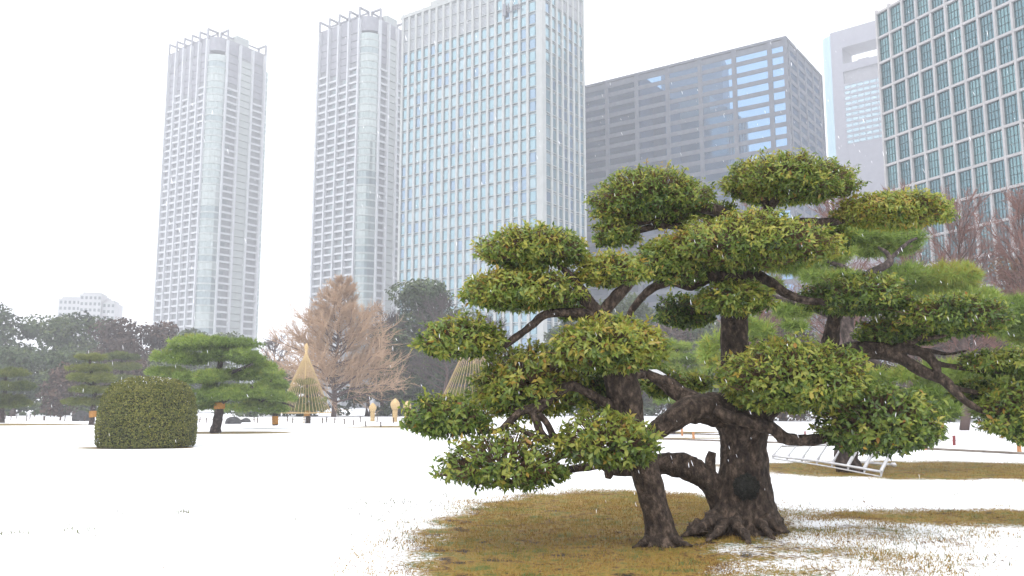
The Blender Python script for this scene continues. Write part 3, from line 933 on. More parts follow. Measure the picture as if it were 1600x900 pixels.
# the face looks to the left of the picture: local y positive is which side?  rotate (0,-1)
nrm = Vector((math.sin(ang5), -math.cos(ang5)))
sgn = 1 if nrm.x < 0 else -1                                    # +1: face looks to local -y
def b5(mb, x0, x1, z0, z1, d0, d1, mi=0):
    return mb.box(x0, x1, -d1 if sgn > 0 else d0, -d0 if sgn > 0 else d1, z0, z1, mi)
L5 = NB5 * BW5
b5(MB(), 0.1, L5, 0, ztop5 - 0.3, -22, -0.3).local('core_wall', M['conc5'], t5)
for i in range(NB5 + 1):
    b5(MB(), i * BW5 - 0.16, i * BW5 + 0.16, 0, ztop5 + 0.6, -0.2, 0.3).local('pier', M['conc5'], t5)
for k in range(0, nrow + 1):
    z = ztop5 - k * FL5
    if z < 1: break
    b5(MB(), -0.22, L5, z - 0.21, z + 0.17, -0.2, 0.26).local('floor_band', M['conc5'], t5)
gme = [b5(MB(), 0.16, BW5 - 0.16, 0.17, FL5 - 0.21, -0.32, -0.12).mesh('window', M['glass5'][i]) for i in range(2)]
mm = MB()
for q in range(1, 4):
    x = 0.24 + (BW5 - 0.48) * q / 4
    b5(mm, x - 0.02, x + 0.02, 0.2, FL5 - 0.26, -0.12, -0.04)
for q in (0.36, 0.66):
    z = 0.28 + (FL5 - 0.6) * q
    b5(mm, 0.24, BW5 - 0.24, z - 0.024, z + 0.024, -0.12, -0.05)
mme = mm.mesh('mullion', M['mull'])
for k in range(0, nrow):
    z = ztop5 - (k + 1) * FL5
    if z < 8: break
    for i in range(NB5):
        o = place(gme[0 if rng.random() < 0.65 else 1], 'window', t5, i * BW5, 0, z)
        place(mme, 'mullion', o, 0, 0, 0)

# --- far tower with a square opening at its top
C6 = at(1300, 120, 455); C6.z = 0
d6 = Vector((0.748, -0.663, 0))                                  # along the face, towards the camera and right
ang6 = math.atan2(d6.y, d6.x)
t6 = thing('portal_tower', 'far hazy lavender tower with a large square opening through its top', 'office tower', C6, ang6)
H6 = at(1300, 52, 455).z
def x6(u, v): return solve_len(C6, (d6.x, d6.y), u, v)
P1, P2, D6 = x6(1318, 120), x6(1412, 120), 15.0
zz = lambda u, v: at(u, v, C6.y + d6.y * x6(u, v)).z
zb, zc, zd, ze = zz(1318, 74), zz(1318, 100), zz(1318, 112), zz(1318, 132)
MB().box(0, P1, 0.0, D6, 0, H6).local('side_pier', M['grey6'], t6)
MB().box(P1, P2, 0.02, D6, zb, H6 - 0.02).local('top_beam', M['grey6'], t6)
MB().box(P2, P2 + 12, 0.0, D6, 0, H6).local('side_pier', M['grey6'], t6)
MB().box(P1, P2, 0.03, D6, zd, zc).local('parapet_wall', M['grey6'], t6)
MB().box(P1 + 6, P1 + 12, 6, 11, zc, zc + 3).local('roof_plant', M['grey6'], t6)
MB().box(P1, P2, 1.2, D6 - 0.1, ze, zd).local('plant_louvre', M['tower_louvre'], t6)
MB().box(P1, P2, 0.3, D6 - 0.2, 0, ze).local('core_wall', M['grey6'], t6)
zg0 = zz(1322, 226)
nr6 = 11
fh6 = (ze - zg0) / nr6
nb6 = 9
bw6 = (P2 - P1) / nb6
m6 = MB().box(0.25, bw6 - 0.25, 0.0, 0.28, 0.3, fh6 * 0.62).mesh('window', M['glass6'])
for k in range(nr6):
    MB().box(P1, P2, -0.05, 0.25, zg0 + k * fh6 + fh6 * 0.66, zg0 + (k + 1) * fh6 + 0.2).local('floor_band', M['grey6'], t6)
    for i in range(nb6):
        place(m6, 'window', t6, P1 + i * bw6, 0.05, zg0 + k * fh6)
arc = [(-6.5 * math.sin(a), 6.5 - 6.5 * math.cos(a)) for a in np.linspace(0, math.pi / 2, 8)]
MB().prism([(0.0, 12.0)][:0] + [(-0.01, 0.06)] + [(x - 0.01, y + 0.06) for x, y in arc[1:]][0:] + [(-6.51, 14), (-0.01, 14)], 0, H6 - 1.5).local('curved_glass_corner', M['glass6'], t6)

# --- the two residential towers
def apartment_tower(label, u_corner, v_corner, Y, u_left, v_left, u_right, v_right, u_top, v_top, nL, nR, panel_bays, nfloor_blank=4):
    C = at(u_corner, v_corner, Y); C.z = 0
    a, c = solve_len(C, (WX, WY), u_left, v_left), solve_len(C, (EX, EY), u_right, v_right)
    H = at(u_top, v_top, Y).z
    t = thing('apartment_tower', label, 'apartment tower', C, ANG, 'twin apartment towers')
    r = 6.3
    FLR = 3.28
    nf = int(H / FLR) - 1
    MB().box(0.9, c - 0.9, r, a - r * 0.7, 0, H - 5).box(r, c - r * 0.7, 0.9, a - 0.9, 0, H - 5.05).local('core_wall', M['tower_recess'], t)
    # plan arcs of the rounded glass corners (front, left end, right end)
    def arcpts(cx, cy, rr, a0, a1, k=9):
        return [(cx + rr * math.cos(q), cy + rr * math.sin(q)) for q in np.linspace(a0, a1, k)]
    corners = [(r, r, r, math.pi, 1.5 * math.pi), (r * 0.7, a - r * 0.7, r * 0.7, 0.5 * math.pi, math.pi), (c - r * 0.7, r * 0.7, r * 0.7, 1.5 * math.pi, 2 * math.pi)]
    for ci, (cx, cy, rr, a0, a1) in enumerate(corners):
        pg = [MB().prism(arcpts(cx, cy, rr - 0.08, a0, a1) + [(cx, cy)], 0.0, FLR - 0.75).mesh('corner_glass', g) for g in M['glassc']]
        pb = MB().prism(arcpts(cx, cy, rr + 0.06, a0, a1) + [(cx, cy)], 0, 0.72).mesh('corner_band', M['tower_panel'])
        for k in range(2, nf):
            z = k * FLR
            if z < 12: continue
            place(pb, 'corner_band', t, 0, 0, z - 0.73)
            g = rng.choice(3, p=[0.5, 0.28, 0.22])
            place(pg[g], 'corner_glass', t, 0, 0, z)
    cnt = 0
    rest = MB()
    pan = MB()
    fins = []
    for fc, ln, nb, lo, hi in (('L', a, nL, r, a - r * 0.7), ('R', c, nR, r, c - r * 0.7)):
        bw = (hi - lo) / nb
        for i in range(nb + 1):
            s = lo + i * bw
            fbox(MB(), fc, s - 0.42, s + 0.42, 0, H + 0.6 + (0 if fc == 'L' else -0.02), -0.9, 0.8).local('fin', M['tower_white'], t)
        bal = fbox(MB(), fc, 0.3, bw - 0.3, 0, 0.85, -0.85, 0.05).mesh('balcony', M['tower_white'])
        pnl = fbox(MB(), fc, 0.3, bw - 0.3, 0.25, FLR - 0.1, -0.85, -0.1).mesh('wall_panel', M['tower_panel'])
        win = fbox(MB(), fc, 0.4, bw * 0.55, 1.0, FLR - 0.4, -0.95, -0.82).mesh('window', M['glassc'][2])
        for i in range(nb):
            s = lo + i * bw
            top = nf - nfloor_blank - ((i * 2) % 3)
            for k in range(3, nf):
                z = k * FLR
                if z < 14: continue
                loc = (0, s, z) if fc == 'L' else (s, 0, z)
                if (fc, i) in panel_bays:
                    place(pnl, 'wall_panel', t, *loc)
                elif k < top:
                    if cnt < 300:
                        place(bal, 'balcony', t, *loc); cnt += 1
                    else:
                        fbox(rest, fc, s + 0.3, s + bw - 0.3, z, z + 0.85, -0.85, 0.05)
                    if (i + k) % 2 == 0 and cnt % 2 == 0:
                        fbox(pan, fc, s + 0.4, s + bw * 0.55, z + 1.05, z + FLR - 0.4, -0.93, -0.84)
                else:
                    fbox(pan, fc, s + 0.3, s + bw - 0.3, z + 0.2, z + FLR - 0.15, -0.9, -0.6, 1)
    if rest.v: rest.local('balcony_rows', M['tower_white'], t, kind='stuff')
    pan.local('recess_windows', [M['glassc'][2], M['tower_louvre']], t, kind='stuff')
    # open steel frames along the roof edge
    for fc, ln, nb, lo, hi in (('L', a, nL, r, a - r * 0.7), ('R', c, nR, r, c - r * 0.7)):
        bw = (hi - lo) / nb
        for i in range(nb + 1):
            if fc == 'R' and 0 < i < nb: continue
            s = lo + i * bw
            mb = MB()
            fbox(mb, fc, s - 0.5, s + 0.5, H + 0.61, H + 6.0, -0.1, 0.45)
            fbox(mb, fc, s - 0.48, s + 0.48, H + 5.25, H + 5.98, -5.5, -0.11)
            fbox(mb, fc, s - 0.48, s + 0.48, H - 5, H + 5.24, -5.5, -5.0)
            mb.local('roof_frame', M['tower_louvre'], t)
        mb = MB()
        fbox(mb, fc, lo + 0.3, hi - 0.3, H + 4.9, H + 5.6, -5.6, -4.95)
        mb.local('roof_rail', M['tower_louvre'], t)
    MB().prism(arcpts(r, r, r - 0.6, math.pi, 1.5 * math.pi) + [(c - 3, 0.9), (c - 3, a - 3), (0.9, a - 3)], H - 4.9, H + 1.6).local('roof_plant', M['tower_louvre'], t)
    MB().box(r + 7, r + 14, 3, 12, H + 1.62, H + 6.5).local('lift_house', M['tower_panel'], t)
    return t

apartment_tower('hazy grey apartment tower standing alone above the clipped shrub', 319, 440, 375, 233, 500, 409, 520, 345, 58, 5, 3, {('R', 1)})
apartment_tower('hazy grey apartment tower half hidden by the pale blue office tower', 572, 290, 352, 477, 440, 640, 300, 575, 25, 4, 3, {('R', 1)})

# --- far white apartment block on the left
C7 = at(125, 480, 430); C7.z = 0
t7 = thing('apartment_block', 'small far white apartment block above the woods on the left', 'apartment block', C7, math.radians(12))
s7 = px(1, 430)
for x0, x1, vt in ((-32, 0, 467), (0, 32, 460), (32, 51, 471)):
    H = at(125, vt, 430).z
    y0 = 0 if x0 else -2
    wl = MB().box(x0 * s7 + 0.01, x1 * s7 - 0.01, y0, 18, 0, H).local('wall', M['white7'], t7)
    MB().box(x0 * s7 + 1, x1 * s7 - 1, y0 + 2, 14, H, H + 1.2).local('roof_parapet', M['white7'], wl)
    nb = int((x1 - x0) / 6)
    me = MB().box(0.3, 1.4, -0.12, 0.1, 0, 1.5).mesh('window', M['glassc'][2])
    for k in range(5):
        for i in range(nb):
            place(me, 'window', wl, x0 * s7 + (i + 0.2) * (x1 - x0) * s7 / nb, y0, H - 2.6 - k * 3.1)

# ------------------------------------------------------------------ the woods behind the lawn
EV, BW = M['evergreen'], M['brownwood']
for u, vt, hw, Y, lab in (
        (-8, 472, 44, 160, 'tall dark evergreen at the left end of the woods'),
        (42, 496, 28, 165, 'narrow evergreen in the dip of the woods near the left end'),
        (92, 490, 38, 158, 'round-topped evergreen just under the far white apartment block'),
        (142, 488, 36, 164, 'evergreen right of the far white apartment block in the woods'),
        (300, 512, 34, 172, 'pale evergreen at the foot of the lone apartment tower'),
        (352, 516, 32, 168, 'low evergreen under the right edge of the lone apartment tower'),
        (28, 542, 40, 132, 'dark evergreen in front of the woods on the far left'),
        (112, 548, 42, 130, 'dark evergreen in front of the woods behind the layered pines'),
        (664, 430, 52, 128, 'tall evergreen with ragged top against the pale blue office tower'),
        (630, 505, 50, 124, 'dark evergreen right behind the golden bare tree'),
        (712, 480, 56, 126, 'broad dark evergreen left of the leaning tree under the tall ragged evergreen'),
        (-20, 560, 40, 128, 'evergreen cut by the left edge low in the woods'),
        (230, 560, 46, 134, 'evergreen above the clipped shrub in front of the brown trees'),
        (430, 575, 40, 126, 'low evergreen between the bright pine and golden bare tree'),
        (905, 470, 55, 125, 'evergreen seen through the gap over the leaning tree fork'),
        (985, 462, 60, 132, 'hazy evergreen seen between the limbs of the two big trees'),
        (1130, 500, 60, 118, 'dark evergreen behind the trunk of the big tree'),
        (1300, 520, 70, 110, 'dark evergreen behind the right pads of the big tree'),
        (1590, 400, 46, 92, 'orange-brown leafy tree at the right edge under the granite office block')):
    m_ = leafmat('orange_leaf', [(0, (0.06, 0.03, 0.012)), (0.5, (0.16, 0.08, 0.025)), (1, (0.26, 0.16, 0.04))], 0.7, 0.15) if 'orange' in lab else EV
    clump_tree('broadleaf_tree' if 'orange' in lab else 'evergreen_tree', lab, u, vt, hw, Y, m_, 'tree', 1.0, 'trees of the woods')
for u, vt, hw, Y, lab in (
        (193, 496, 42, 150, 'withered brown tree in the woods above the clipped shrub'),
        (246, 496, 38, 154, 'withered brown tree touching the lone apartment tower in the woods'),
        (100, 566, 26, 112, 'small reddish brown tree behind the layered pine on the left'),
        (205, 560, 40, 122, 'brown thicket tree behind the clipped shrub'),
        (1215, 470, 56, 84, 'brown thicket tree seen under the big tree left of the near pine trunk'),
        (1340, 455, 60, 82, 'brown thicket tree behind the near pine trunk'),
        (1470, 425, 60, 80, 'brown thicket tree in front of the granite office block'),
        (1570, 450, 60, 78, 'brown thicket tree near the right edge behind the near pine'),
        (1045, 505, 55, 120, 'brown bare thicket tree seen between the leaning trunk and the big trunk')):
    clump_tree('withered_tree', lab, u, vt, hw, Y, BW, 'tree', 0.8, 'brown trees of the woods', dens=0.8)

hx = 0
for u, vt, hw, Y, adj in ((20, 628, 60, 118, 'low dark hedge at the left edge behind the stakes'), (118, 632, 50, 120, 'low dark hedge left of the layered pine trunk'),
        (175, 625, 45, 116, 'dark hedge behind the clipped shrub'), (400, 590, 55, 112, 'dark hedge behind the two bright pines'), (470, 600, 40, 116, 'dark hedge behind the straw rope cone'),
        (575, 600, 42, 118, 'dark hedge behind the shortest straw wrapped lantern'), (632, 585, 42, 120, 'dark hedge behind the tallest straw wrapped lantern'),
        (700, 570, 46, 122, 'dark hedge left of the second straw rope cone'), (780, 590, 50, 124, 'dark hedge behind the low left limbs of the leaning tree'),
        (870, 585, 50, 120, 'dark hedge behind the leaning trunk'), (960, 600, 50, 124, 'dark hedge between leaning trunk and small pine'), (1060, 610, 48, 122, 'dark hedge behind the small banded pine'),
        (1150, 600, 60, 120, 'dark hedge behind the thick trunk'), (1250, 605, 55, 96, 'purplish dark hedge right of the thick trunk'), (1345, 600, 55, 92, 'purplish dark hedge behind the metal ladder'),
        (1440, 600, 55, 90, 'dark hedge behind the near pine at right'), (1540, 590, 60, 88, 'dark hedge near the right edge'), (1640, 590, 60, 86, 'dark hedge running out of the right edge')):
    clump_tree('hedge_shrub', adj, u, vt, hw, Y, EV, 'hedge', 0.0, 'hedges along the far side of the lawn', nlobe=18, dens=1.1)

# bare winter trees
gk = bare_tree('ginkgo_tree', 'big bare golden brown tree with fine twigs, in front of the half hidden apartment tower', 528, 418, 116, 112, M['ginkgo'], M['bare'], 92, 20, 11, True, 0.0, None, 0.026, 'bare tree', zlow=0.1)
for u, vt, hw, Y, lab, ln in (
        (428, 524, 34, 140, 'small hazy bare tree between the bright pine and the golden bare tree', 0.0),
        (604, 482, 52, 122, 'dark grey bare tree right of the golden bare tree', 0.02),
        (700, 462, 62, 118, 'dark grey bare tree under the pale blue office tower', 0.02),
        (770, 490, 50, 116, 'dark grey bare tree behind the left pads of the leaning tree', 0.0)):
    bare_tree('bare_tree', lab, u, vt, hw, Y, M['greytwig'], M['bare'], 36, 11, 9, False, ln, 'bare grey trees of the woods', 0.028)
for u, vt, hw, Y, lab, ln in (
        (1175, 262, 60, 60, 'thin bare tree behind the top pad of the big tree', 0.0),
        (1285, 262, 70, 58, 'thin bare tree in front of the far portal tower', 0.02),
        (1390, 285, 75, 56, 'thin bare tree at the left end of the granite office block', 0.03),
        (1480, 300, 85, 54, 'reddish bare tree in front of the granite office block, left of the rightmost one', 0.03),
        (1570, 290, 85, 52, 'reddish bare tree at the right edge in front of the granite office block', 0.04),
        (1650, 300, 80, 50, 'reddish bare tree mostly outside the right edge', 0.02)):
    bare_tree('bare_tree', lab, u, vt, hw * 1.15, Y, M['redtwig'], M['bare'], 44, 12, 10, False, ln, 'bare reddish trees on the right', 0.0105, upright=1.6, zlow=0.25)

# ------------------------------------------------------------------ pines of the left lawn
pine('pine_tree', 'bright green spreading pine with a straw band, right of the clipped shrub', (337, 674), 49,
     [(268, 408, 518, 552, 0), (240, 330, 538, 578, -0.6), (322, 428, 536, 574, -0.5), (230, 300, 566, 596, -0.3), (278, 372, 566, 606, -1.2), (300, 412, 592, 632, -0.9),
      (250, 300, 592, 612, 0.4), (352, 420, 566, 600, 0.3), (306, 360, 616, 646, 0.4), (395, 440, 556, 584, 0.6)],
     [[(336, 677, 0, 18), (340, 655, 0, 15), (343, 630, 0, 13), (335, 600, 0, 11), (345, 565, 0, 8), (340, 535, 0, 5)],
      [(341, 632, 0, 9), (370, 615, -0.4, 6), (395, 605, -0.6, 4)], [(338, 605, 0, 8), (300, 592, -0.4, 6), (262, 585, -0.4, 3)], [(340, 590, 0, 7), (380, 575, -0.3, 5), (410, 560, -0.3, 3)]],
     'pines of the lawn', band=[(343, 629, 639, 17)], L=0.26, wd=0.022, dens=1.1, tone=0.5, m=8)
pine('pine_tree', 'bright green pine with drooping pads and a straw wrapped foot, beside the straw rope cone', (430, 664), 58,
     [(346, 462, 598, 634, -0.5), (372, 466, 616, 650, 0), (400, 462, 586, 612, 0.3), (352, 404, 624, 646, -0.4), (392, 450, 570, 598, 0.5)],
     [[(430, 665, 0, 9), (429, 645, 0, 8), (420, 620, 0, 6), (425, 590, 0, 4)], [(424, 628, 0, 5), (395, 624, -0.3, 3.5), (370, 622, -0.3, 2)], [(424, 625, 0, 5), (445, 630, -0.2, 3), (460, 636, 0, 2)]],
     'pines of the lawn', band=[(430, 650, 663, 10)], L=0.27, wd=0.024, dens=1.05, tone=0.47, m=8)
pine('pine_tree', 'layered pine with separate flat pads and a straw band, left of the clipped shrub', (144, 664), 68,
     [(118, 166, 549, 566, 0), (108, 178, 563, 583, 0), (104, 186, 579, 600, -0.3), (110, 190, 598, 616, -0.3), (104, 168, 616, 638, 0), (150, 186, 614, 630, 0.5)],
     [[(143, 666, 0, 9), (145, 640, 0, 8), (148, 605, 0, 6), (141, 575, 0, 4), (141, 556, 0, 3)], [(146, 625, 0, 5), (165, 618, 0, 3), (180, 622, 0, 2)], [(146, 605, 0, 5), (125, 592, 0, 3), (110, 590, 0, 2)], [(146, 610, 0, 5), (170, 602, 0, 3), (186, 606, 0, 2)]],
     'pines of the lawn', band=[(145, 642, 652, 11)], material=M['needle_far'], L=0.28, wd=0.02, tone=0.72, m=9)
pine('pine_tree', 'hazy layered pine standing behind the banded layered pine', (192, 654), 96,
     [(164, 218, 546, 566, 0), (168, 224, 562, 584, 0), (162, 226, 580, 604, -0.3), (168, 222, 600, 622, 0)],
     [[(192, 655, 0, 7), (192, 620, 0, 5), (190, 580, 0, 4), (190, 552, 0, 2)]],
     'pines of the lawn', material=M['needle_far'], L=0.34, wd=0.03, tone=0.55, m=9)
pine('pine_tree', 'dark pine cut off by the left edge of the lawn', (0, 662), 76,
     [(-22, 44, 571, 592, 0), (-30, 50, 588, 614, -0.3), (-24, 40, 610, 634, 0), (-10, 52, 616, 640, 0.4)],
     [[(2, 663, 0, 10), (3, 640, 0, 8), (8, 610, 0, 6), (8, 578, 0, 4)]],
     'pines of the lawn', material=M['needle_far'], L=0.3, wd=0.024, tone=0.55, m=9)
pine('pine_tree', 'small pine seen between the leaning trunk and the thick trunk, with a straw band', (1046, 676), 46,
     [(1020, 1092, 524, 552, 0.4), (1030, 1116, 544, 572, 0), (1006, 1076, 558, 590, 0), (1058, 1118, 566, 596, -0.3), (1000, 1050, 586, 612, 0), (1020, 1068, 606, 638, -0.4), (980, 1024, 556, 584, 0.5), (1060, 1112, 592, 618, 0.4)],
     [[(1046, 677, 0, 20), (1047, 660, 0, 17), (1050, 630, 0, 13), (1056, 590, 0, 9), (1058, 545, 0, 5)], [(1052, 612, 0, 7), (1030, 602, 0, 5), (1010, 598, 0, 3)]],
     'pines of the lawn', band=[(1047, 655, 668, 20)], L=0.24, wd=0.013, tone=0.55, m=10)
pine('pine_tree', 'far dark pine trunk under flat pads, seen under the thick limb', (1088, 658), 86,
     [(1062, 1128, 630, 648, 0), (1070, 1140, 618, 636, 0.3)],
     [[(1088, 659, 0, 8), (1089, 645, 0, 7), (1092, 628, 0, 5)]],
     'pines of the lawn', material=M['needle_far'], L=0.3, wd=0.024, tone=0.25, m=8)

# the near pine behind the right side of the big tree
pine('pine_tree', 'near bright green pine with dark twisted limbs, behind the right half of the big tree', (1328, 735), 20.8,
     [(1296, 1396, 346, 394, 1.2), (1340, 1452, 354, 404, 1.6), (1262, 1342, 376, 414, 0.9), (1384, 1545, 408, 462, 1.2), (1500, 1640, 444, 506, 0.6), (1186, 1292, 394, 428, 1.0), (1246, 1336, 416, 448, 0.6),
      (1088, 1136, 508, 584, 0.2, 0.8), (1160, 1214, 490, 534, 0.2, 0.65), (1206, 1280, 468, 500, 0.6), (1218, 1266, 496, 522, 0.2), (1398, 1484, 560, 604, -0.6, 0.6), (1414, 1510, 588, 640, -0.4, 0.55),
      (1476, 1600, 556, 606, 0.2), (1432, 1504, 606, 658, -0.8, 0.6), (1290, 1400, 560, 622, 0.3), (1540, 1650, 476, 546, 0.8), (1150, 1230, 430, 470, 1.4), (1300, 1400, 596, 650, 0.6), (1520, 1620, 590, 660, 1.2, 0.4), (1350, 1440, 440, 490, 1.4)],
     [[(1328, 740, 0, 44), (1322, 712, 0, 36), (1326, 680, 0, 31), (1338, 630, 0, 28), (1334, 560, 0, 25), (1322, 500, 0.2, 21), (1334, 450, 0.3, 18), (1345, 425, 0.4, 14)],
      [(1336, 440, 0.3, 17), (1352, 432, 0.3, 15), (1378, 418, 0.2, 13), (1392, 408, 0.2, 9), (1384, 394, 0.3, 7), (1372, 386, 0.4, 4)],
      [(1340, 436, 0.3, 12), (1318, 418, 0.4, 9), (1292, 408, 0.5, 6)],
      [(1380, 416, 0.2, 8), (1415, 382, 0.3, 6), (1432, 372, 0.4, 4)],
      [(1326, 505, 0.2, 14), (1280, 486, 0.3, 11), (1232, 470, 0.4, 8), (1205, 462, 0.5, 5)],
      [(1334, 560, 0, 16), (1385, 575, -0.2, 13), (1440, 590, -0.3, 9), (1470, 600, -0.3, 6)],
      [(1334, 540, 0, 15), (1420, 520, 0.3, 12), (1500, 512, 0.5, 9), (1580, 500, 0.6, 6)],
      [(1338, 610, 0, 14), (1300, 590, 0.2, 10), (1250, 560, 0.2, 8), (1190, 530, 0.2, 5), (1130, 545, 0.2, 3)],
      [(1338, 640, 0, 13), (1400, 630, -0.4, 9), (1460, 640, -0.7, 6)]],
     'pines of the lawn', L=0.24, wd=0.011, tone=0.64, m=10, dens=1.5, grow=1.18)

# ------------------------------------------------------------------ the clipped shrub
def clipped_shrub():
    Y = 32.2
    g = ground(226, 700)
    root = thing('clipped_shrub', 'large clipped shrub rounded like a loaf, on the snow at left', 'shrub', (g.x - 0.24, Y + 0.6, 0))
    hw, H = px(75, Y), px(110, Y)
    n = 46000
    th = rng.uniform(0, 2 * math.pi, n)
    q = rng.uniform(0, 1, n)
    # profile of the clipped side: upright flank, rounded shoulder, slightly domed top
    tpar = q ** 0.85
    prof_r = np.interp(tpar, [0, 0.06, 0.2, 0.42, 0.55, 0.66, 0.76, 0.86, 0.93, 1.0], [0.93, 0.98, 1.0, 0.975, 0.91, 0.83, 0.72, 0.56, 0.36, 0.0])
    prof_z = np.interp(tpar, [0, 0.06, 0.2, 0.42, 0.55, 0.66, 0.76, 0.86, 0.93, 1.0], [0.01, 0.06, 0.25, 0.52, 0.69, 0.81, 0.895, 0.955, 0.985, 1.0])
    D = np.stack([np.cos(th) * prof_r, np.sin(th) * prof_r, prof_z], 1)
    bump = 1 + 0.018 * lump_noise(unit(D - np.array([0, 0, 0.4])), 3.3, 5) + 0.012 * lump_noise(unit(D - np.array([0, 0, 0.4])), 5.1, 11)
    dep = np.where(rng.random(n) < 0.6, rng.uniform(0.975, 1.012, n), rng.uniform(0.9, 0.985, n))
    P = D * np.array([hw, hw * 0.92, H]) * (bump * dep)[:, None]
    N = unit(D * np.array([1, 1, 0.6]) + rng.normal(0, 0.55, (n, 3)))
    A = unit(np.cross(N, rng.normal(size=(n, 3))))
    B = np.cross(N, A)
    s = 0.036 * rng.uniform(0.6, 1.3, (n, 1))
    V = np.stack([P - A * s, P + B * s * 0.6, P + A * s, P - B * s * 0.6], 1).reshape(-1, 3)
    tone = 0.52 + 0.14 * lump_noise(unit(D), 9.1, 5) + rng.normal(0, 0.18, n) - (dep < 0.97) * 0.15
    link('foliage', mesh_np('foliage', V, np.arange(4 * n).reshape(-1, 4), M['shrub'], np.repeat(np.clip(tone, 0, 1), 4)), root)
    # dim inner body of packed twigs
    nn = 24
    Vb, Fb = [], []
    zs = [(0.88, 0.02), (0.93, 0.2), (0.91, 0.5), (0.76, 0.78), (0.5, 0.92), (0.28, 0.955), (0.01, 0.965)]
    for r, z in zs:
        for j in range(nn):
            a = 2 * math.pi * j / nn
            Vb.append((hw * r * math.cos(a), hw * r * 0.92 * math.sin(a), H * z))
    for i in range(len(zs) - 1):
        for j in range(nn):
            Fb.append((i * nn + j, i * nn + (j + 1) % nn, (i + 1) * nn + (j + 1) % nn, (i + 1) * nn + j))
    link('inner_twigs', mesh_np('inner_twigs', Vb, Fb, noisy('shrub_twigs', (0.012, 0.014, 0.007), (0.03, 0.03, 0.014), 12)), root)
    # crumbs of snow on its top
    k = 90
    a = rng.uniform(0, 6.28, k); rr = np.sqrt(rng.random(k)) * 0.72
    zz_ = np.interp(rr, [0, 0.36, 0.56, 0.72, 0.83], [1.0, 0.985, 0.955, 0.895, 0.81])
    Q = np.stack([np.cos(a) * rr * hw, np.sin(a) * rr * hw * 0.92, zz_ * H + 0.01], 1)
    V2, F2 = prisms(Q, Q + rng.normal(0, 0.02, (k, 3)) + np.array([0.02, 0, 0.006]), np.full(k, 0.013), np.full(k, 0.006), 4)
    link('snow', mesh_np('snow', V2, F2, M['snow']), root, kind='stuff')
    tb = MB()
    for q in range(7):
        a = q * 0.9
        bar(tb, (0.2 * math.cos(a), 0.2 * math.sin(a), -0.02), (0.9 * math.cos(a), 0.8 * math.sin(a), 0.5), 0.05)
    tb.local('stems', M['bark_dark'], root)
clipped_shrub()

# ------------------------------------------------------------------ straw rope cones over two pines
def rope_cone(u, vapex, vring, hwpx, Y, label, plabel, vbase):
    a = at(u, vapex, Y)
    zr = at(u, vring, Y).z
    R = px(hwpx, Y)
    root = thing('rope_cone', label, 'rope cone', (a.x, Y, 0), 0, 'straw rope cones')
    mb = MB(); bar(mb, (0, 0, 0), (0, 0, a.z - 0.3), 0.045)
    mb.local('pole', M['straw'], root)
    Pk = catmull([(0, 0, a.z - 1.5), (0, 0, a.z - 1.1), (0, 0, a.z - 0.8), (0, 0, a.z - 0.3), (0, 0, a.z + 0.05)], 3)
    V, Fc = tube(Pk, np.interp(np.linspace(0, 1, len(Pk)), [0, 0.35, 0.55, 0.8, 1], [0.14, 0.13, 0.1, 0.2, 0.03]), 10, 0.08, 6)
    MB().add(V, Fc).local('straw_finial', M['straw'], root, smooth=True)
    n = 44
    for i in range(n):
        an = 2 * math.pi * i / n
        mb = MB(); bar(mb, (0.1 * math.cos(an), 0.1 * math.sin(an), a.z - 0.9), (R * math.cos(an), R * math.sin(an), zr), 0.018, 4)
        mb.local('rope', M['rope'], root)
    ring = [(R * 1.01 * math.cos(q), R * 1.01 * math.sin(q), zr) for q in np.linspace(0, 2 * math.pi, 33)]
    V, Fc = tube(ring, [0.03] * 33, 6)
    MB().add(V, Fc).local('ring', M['straw'], root)
    w0 = hwpx
    pine('pine_tree', plabel, (u + 4, vbase), Y,
         [(u - w0 * 0.45, u + w0 * 0.5, vapex + (vring - vapex) * 0.47, vapex + (vring - vapex) * 0.62, 0), (u - w0 * 0.6, u + w0 * 0.6, vapex + (vring - vapex) * 0.58, vapex + (vring - vapex) * 0.75, 0),
          (u - w0 * 0.75, u + w0 * 0.72, vapex + (vring - vapex) * 0.72, vapex + (vring - vapex) * 0.88, -0.2), (u - w0 * 0.8, u + w0 * 0.85, vapex + (vring - vapex) * 0.84, vring, 0)],
         [[(u + 2, vbase, 0, 9), (u + 2, vring - 10, 0, 7), (u, vapex + (vring - vapex) * 0.5, 0, 4)]],
         'pines of the lawn', band=[(u + 1, vring - 4, vring + 5, 10)], material=M['needle_far'], L=0.3, wd=0.02, tone=0.72, m=8, dens=0.8)
rope_cone(479, 537, 645, 41, 74, 'cone of straw ropes over a pine, in front of the golden bare tree', 'layered pine standing inside the left straw rope cone', 663)
rope_cone(741, 500, 640, 58, 72, 'cone of straw ropes mostly hidden by the left pads of the leaning tree', 'layered pine inside the straw rope cone behind the leaning tree', 663)

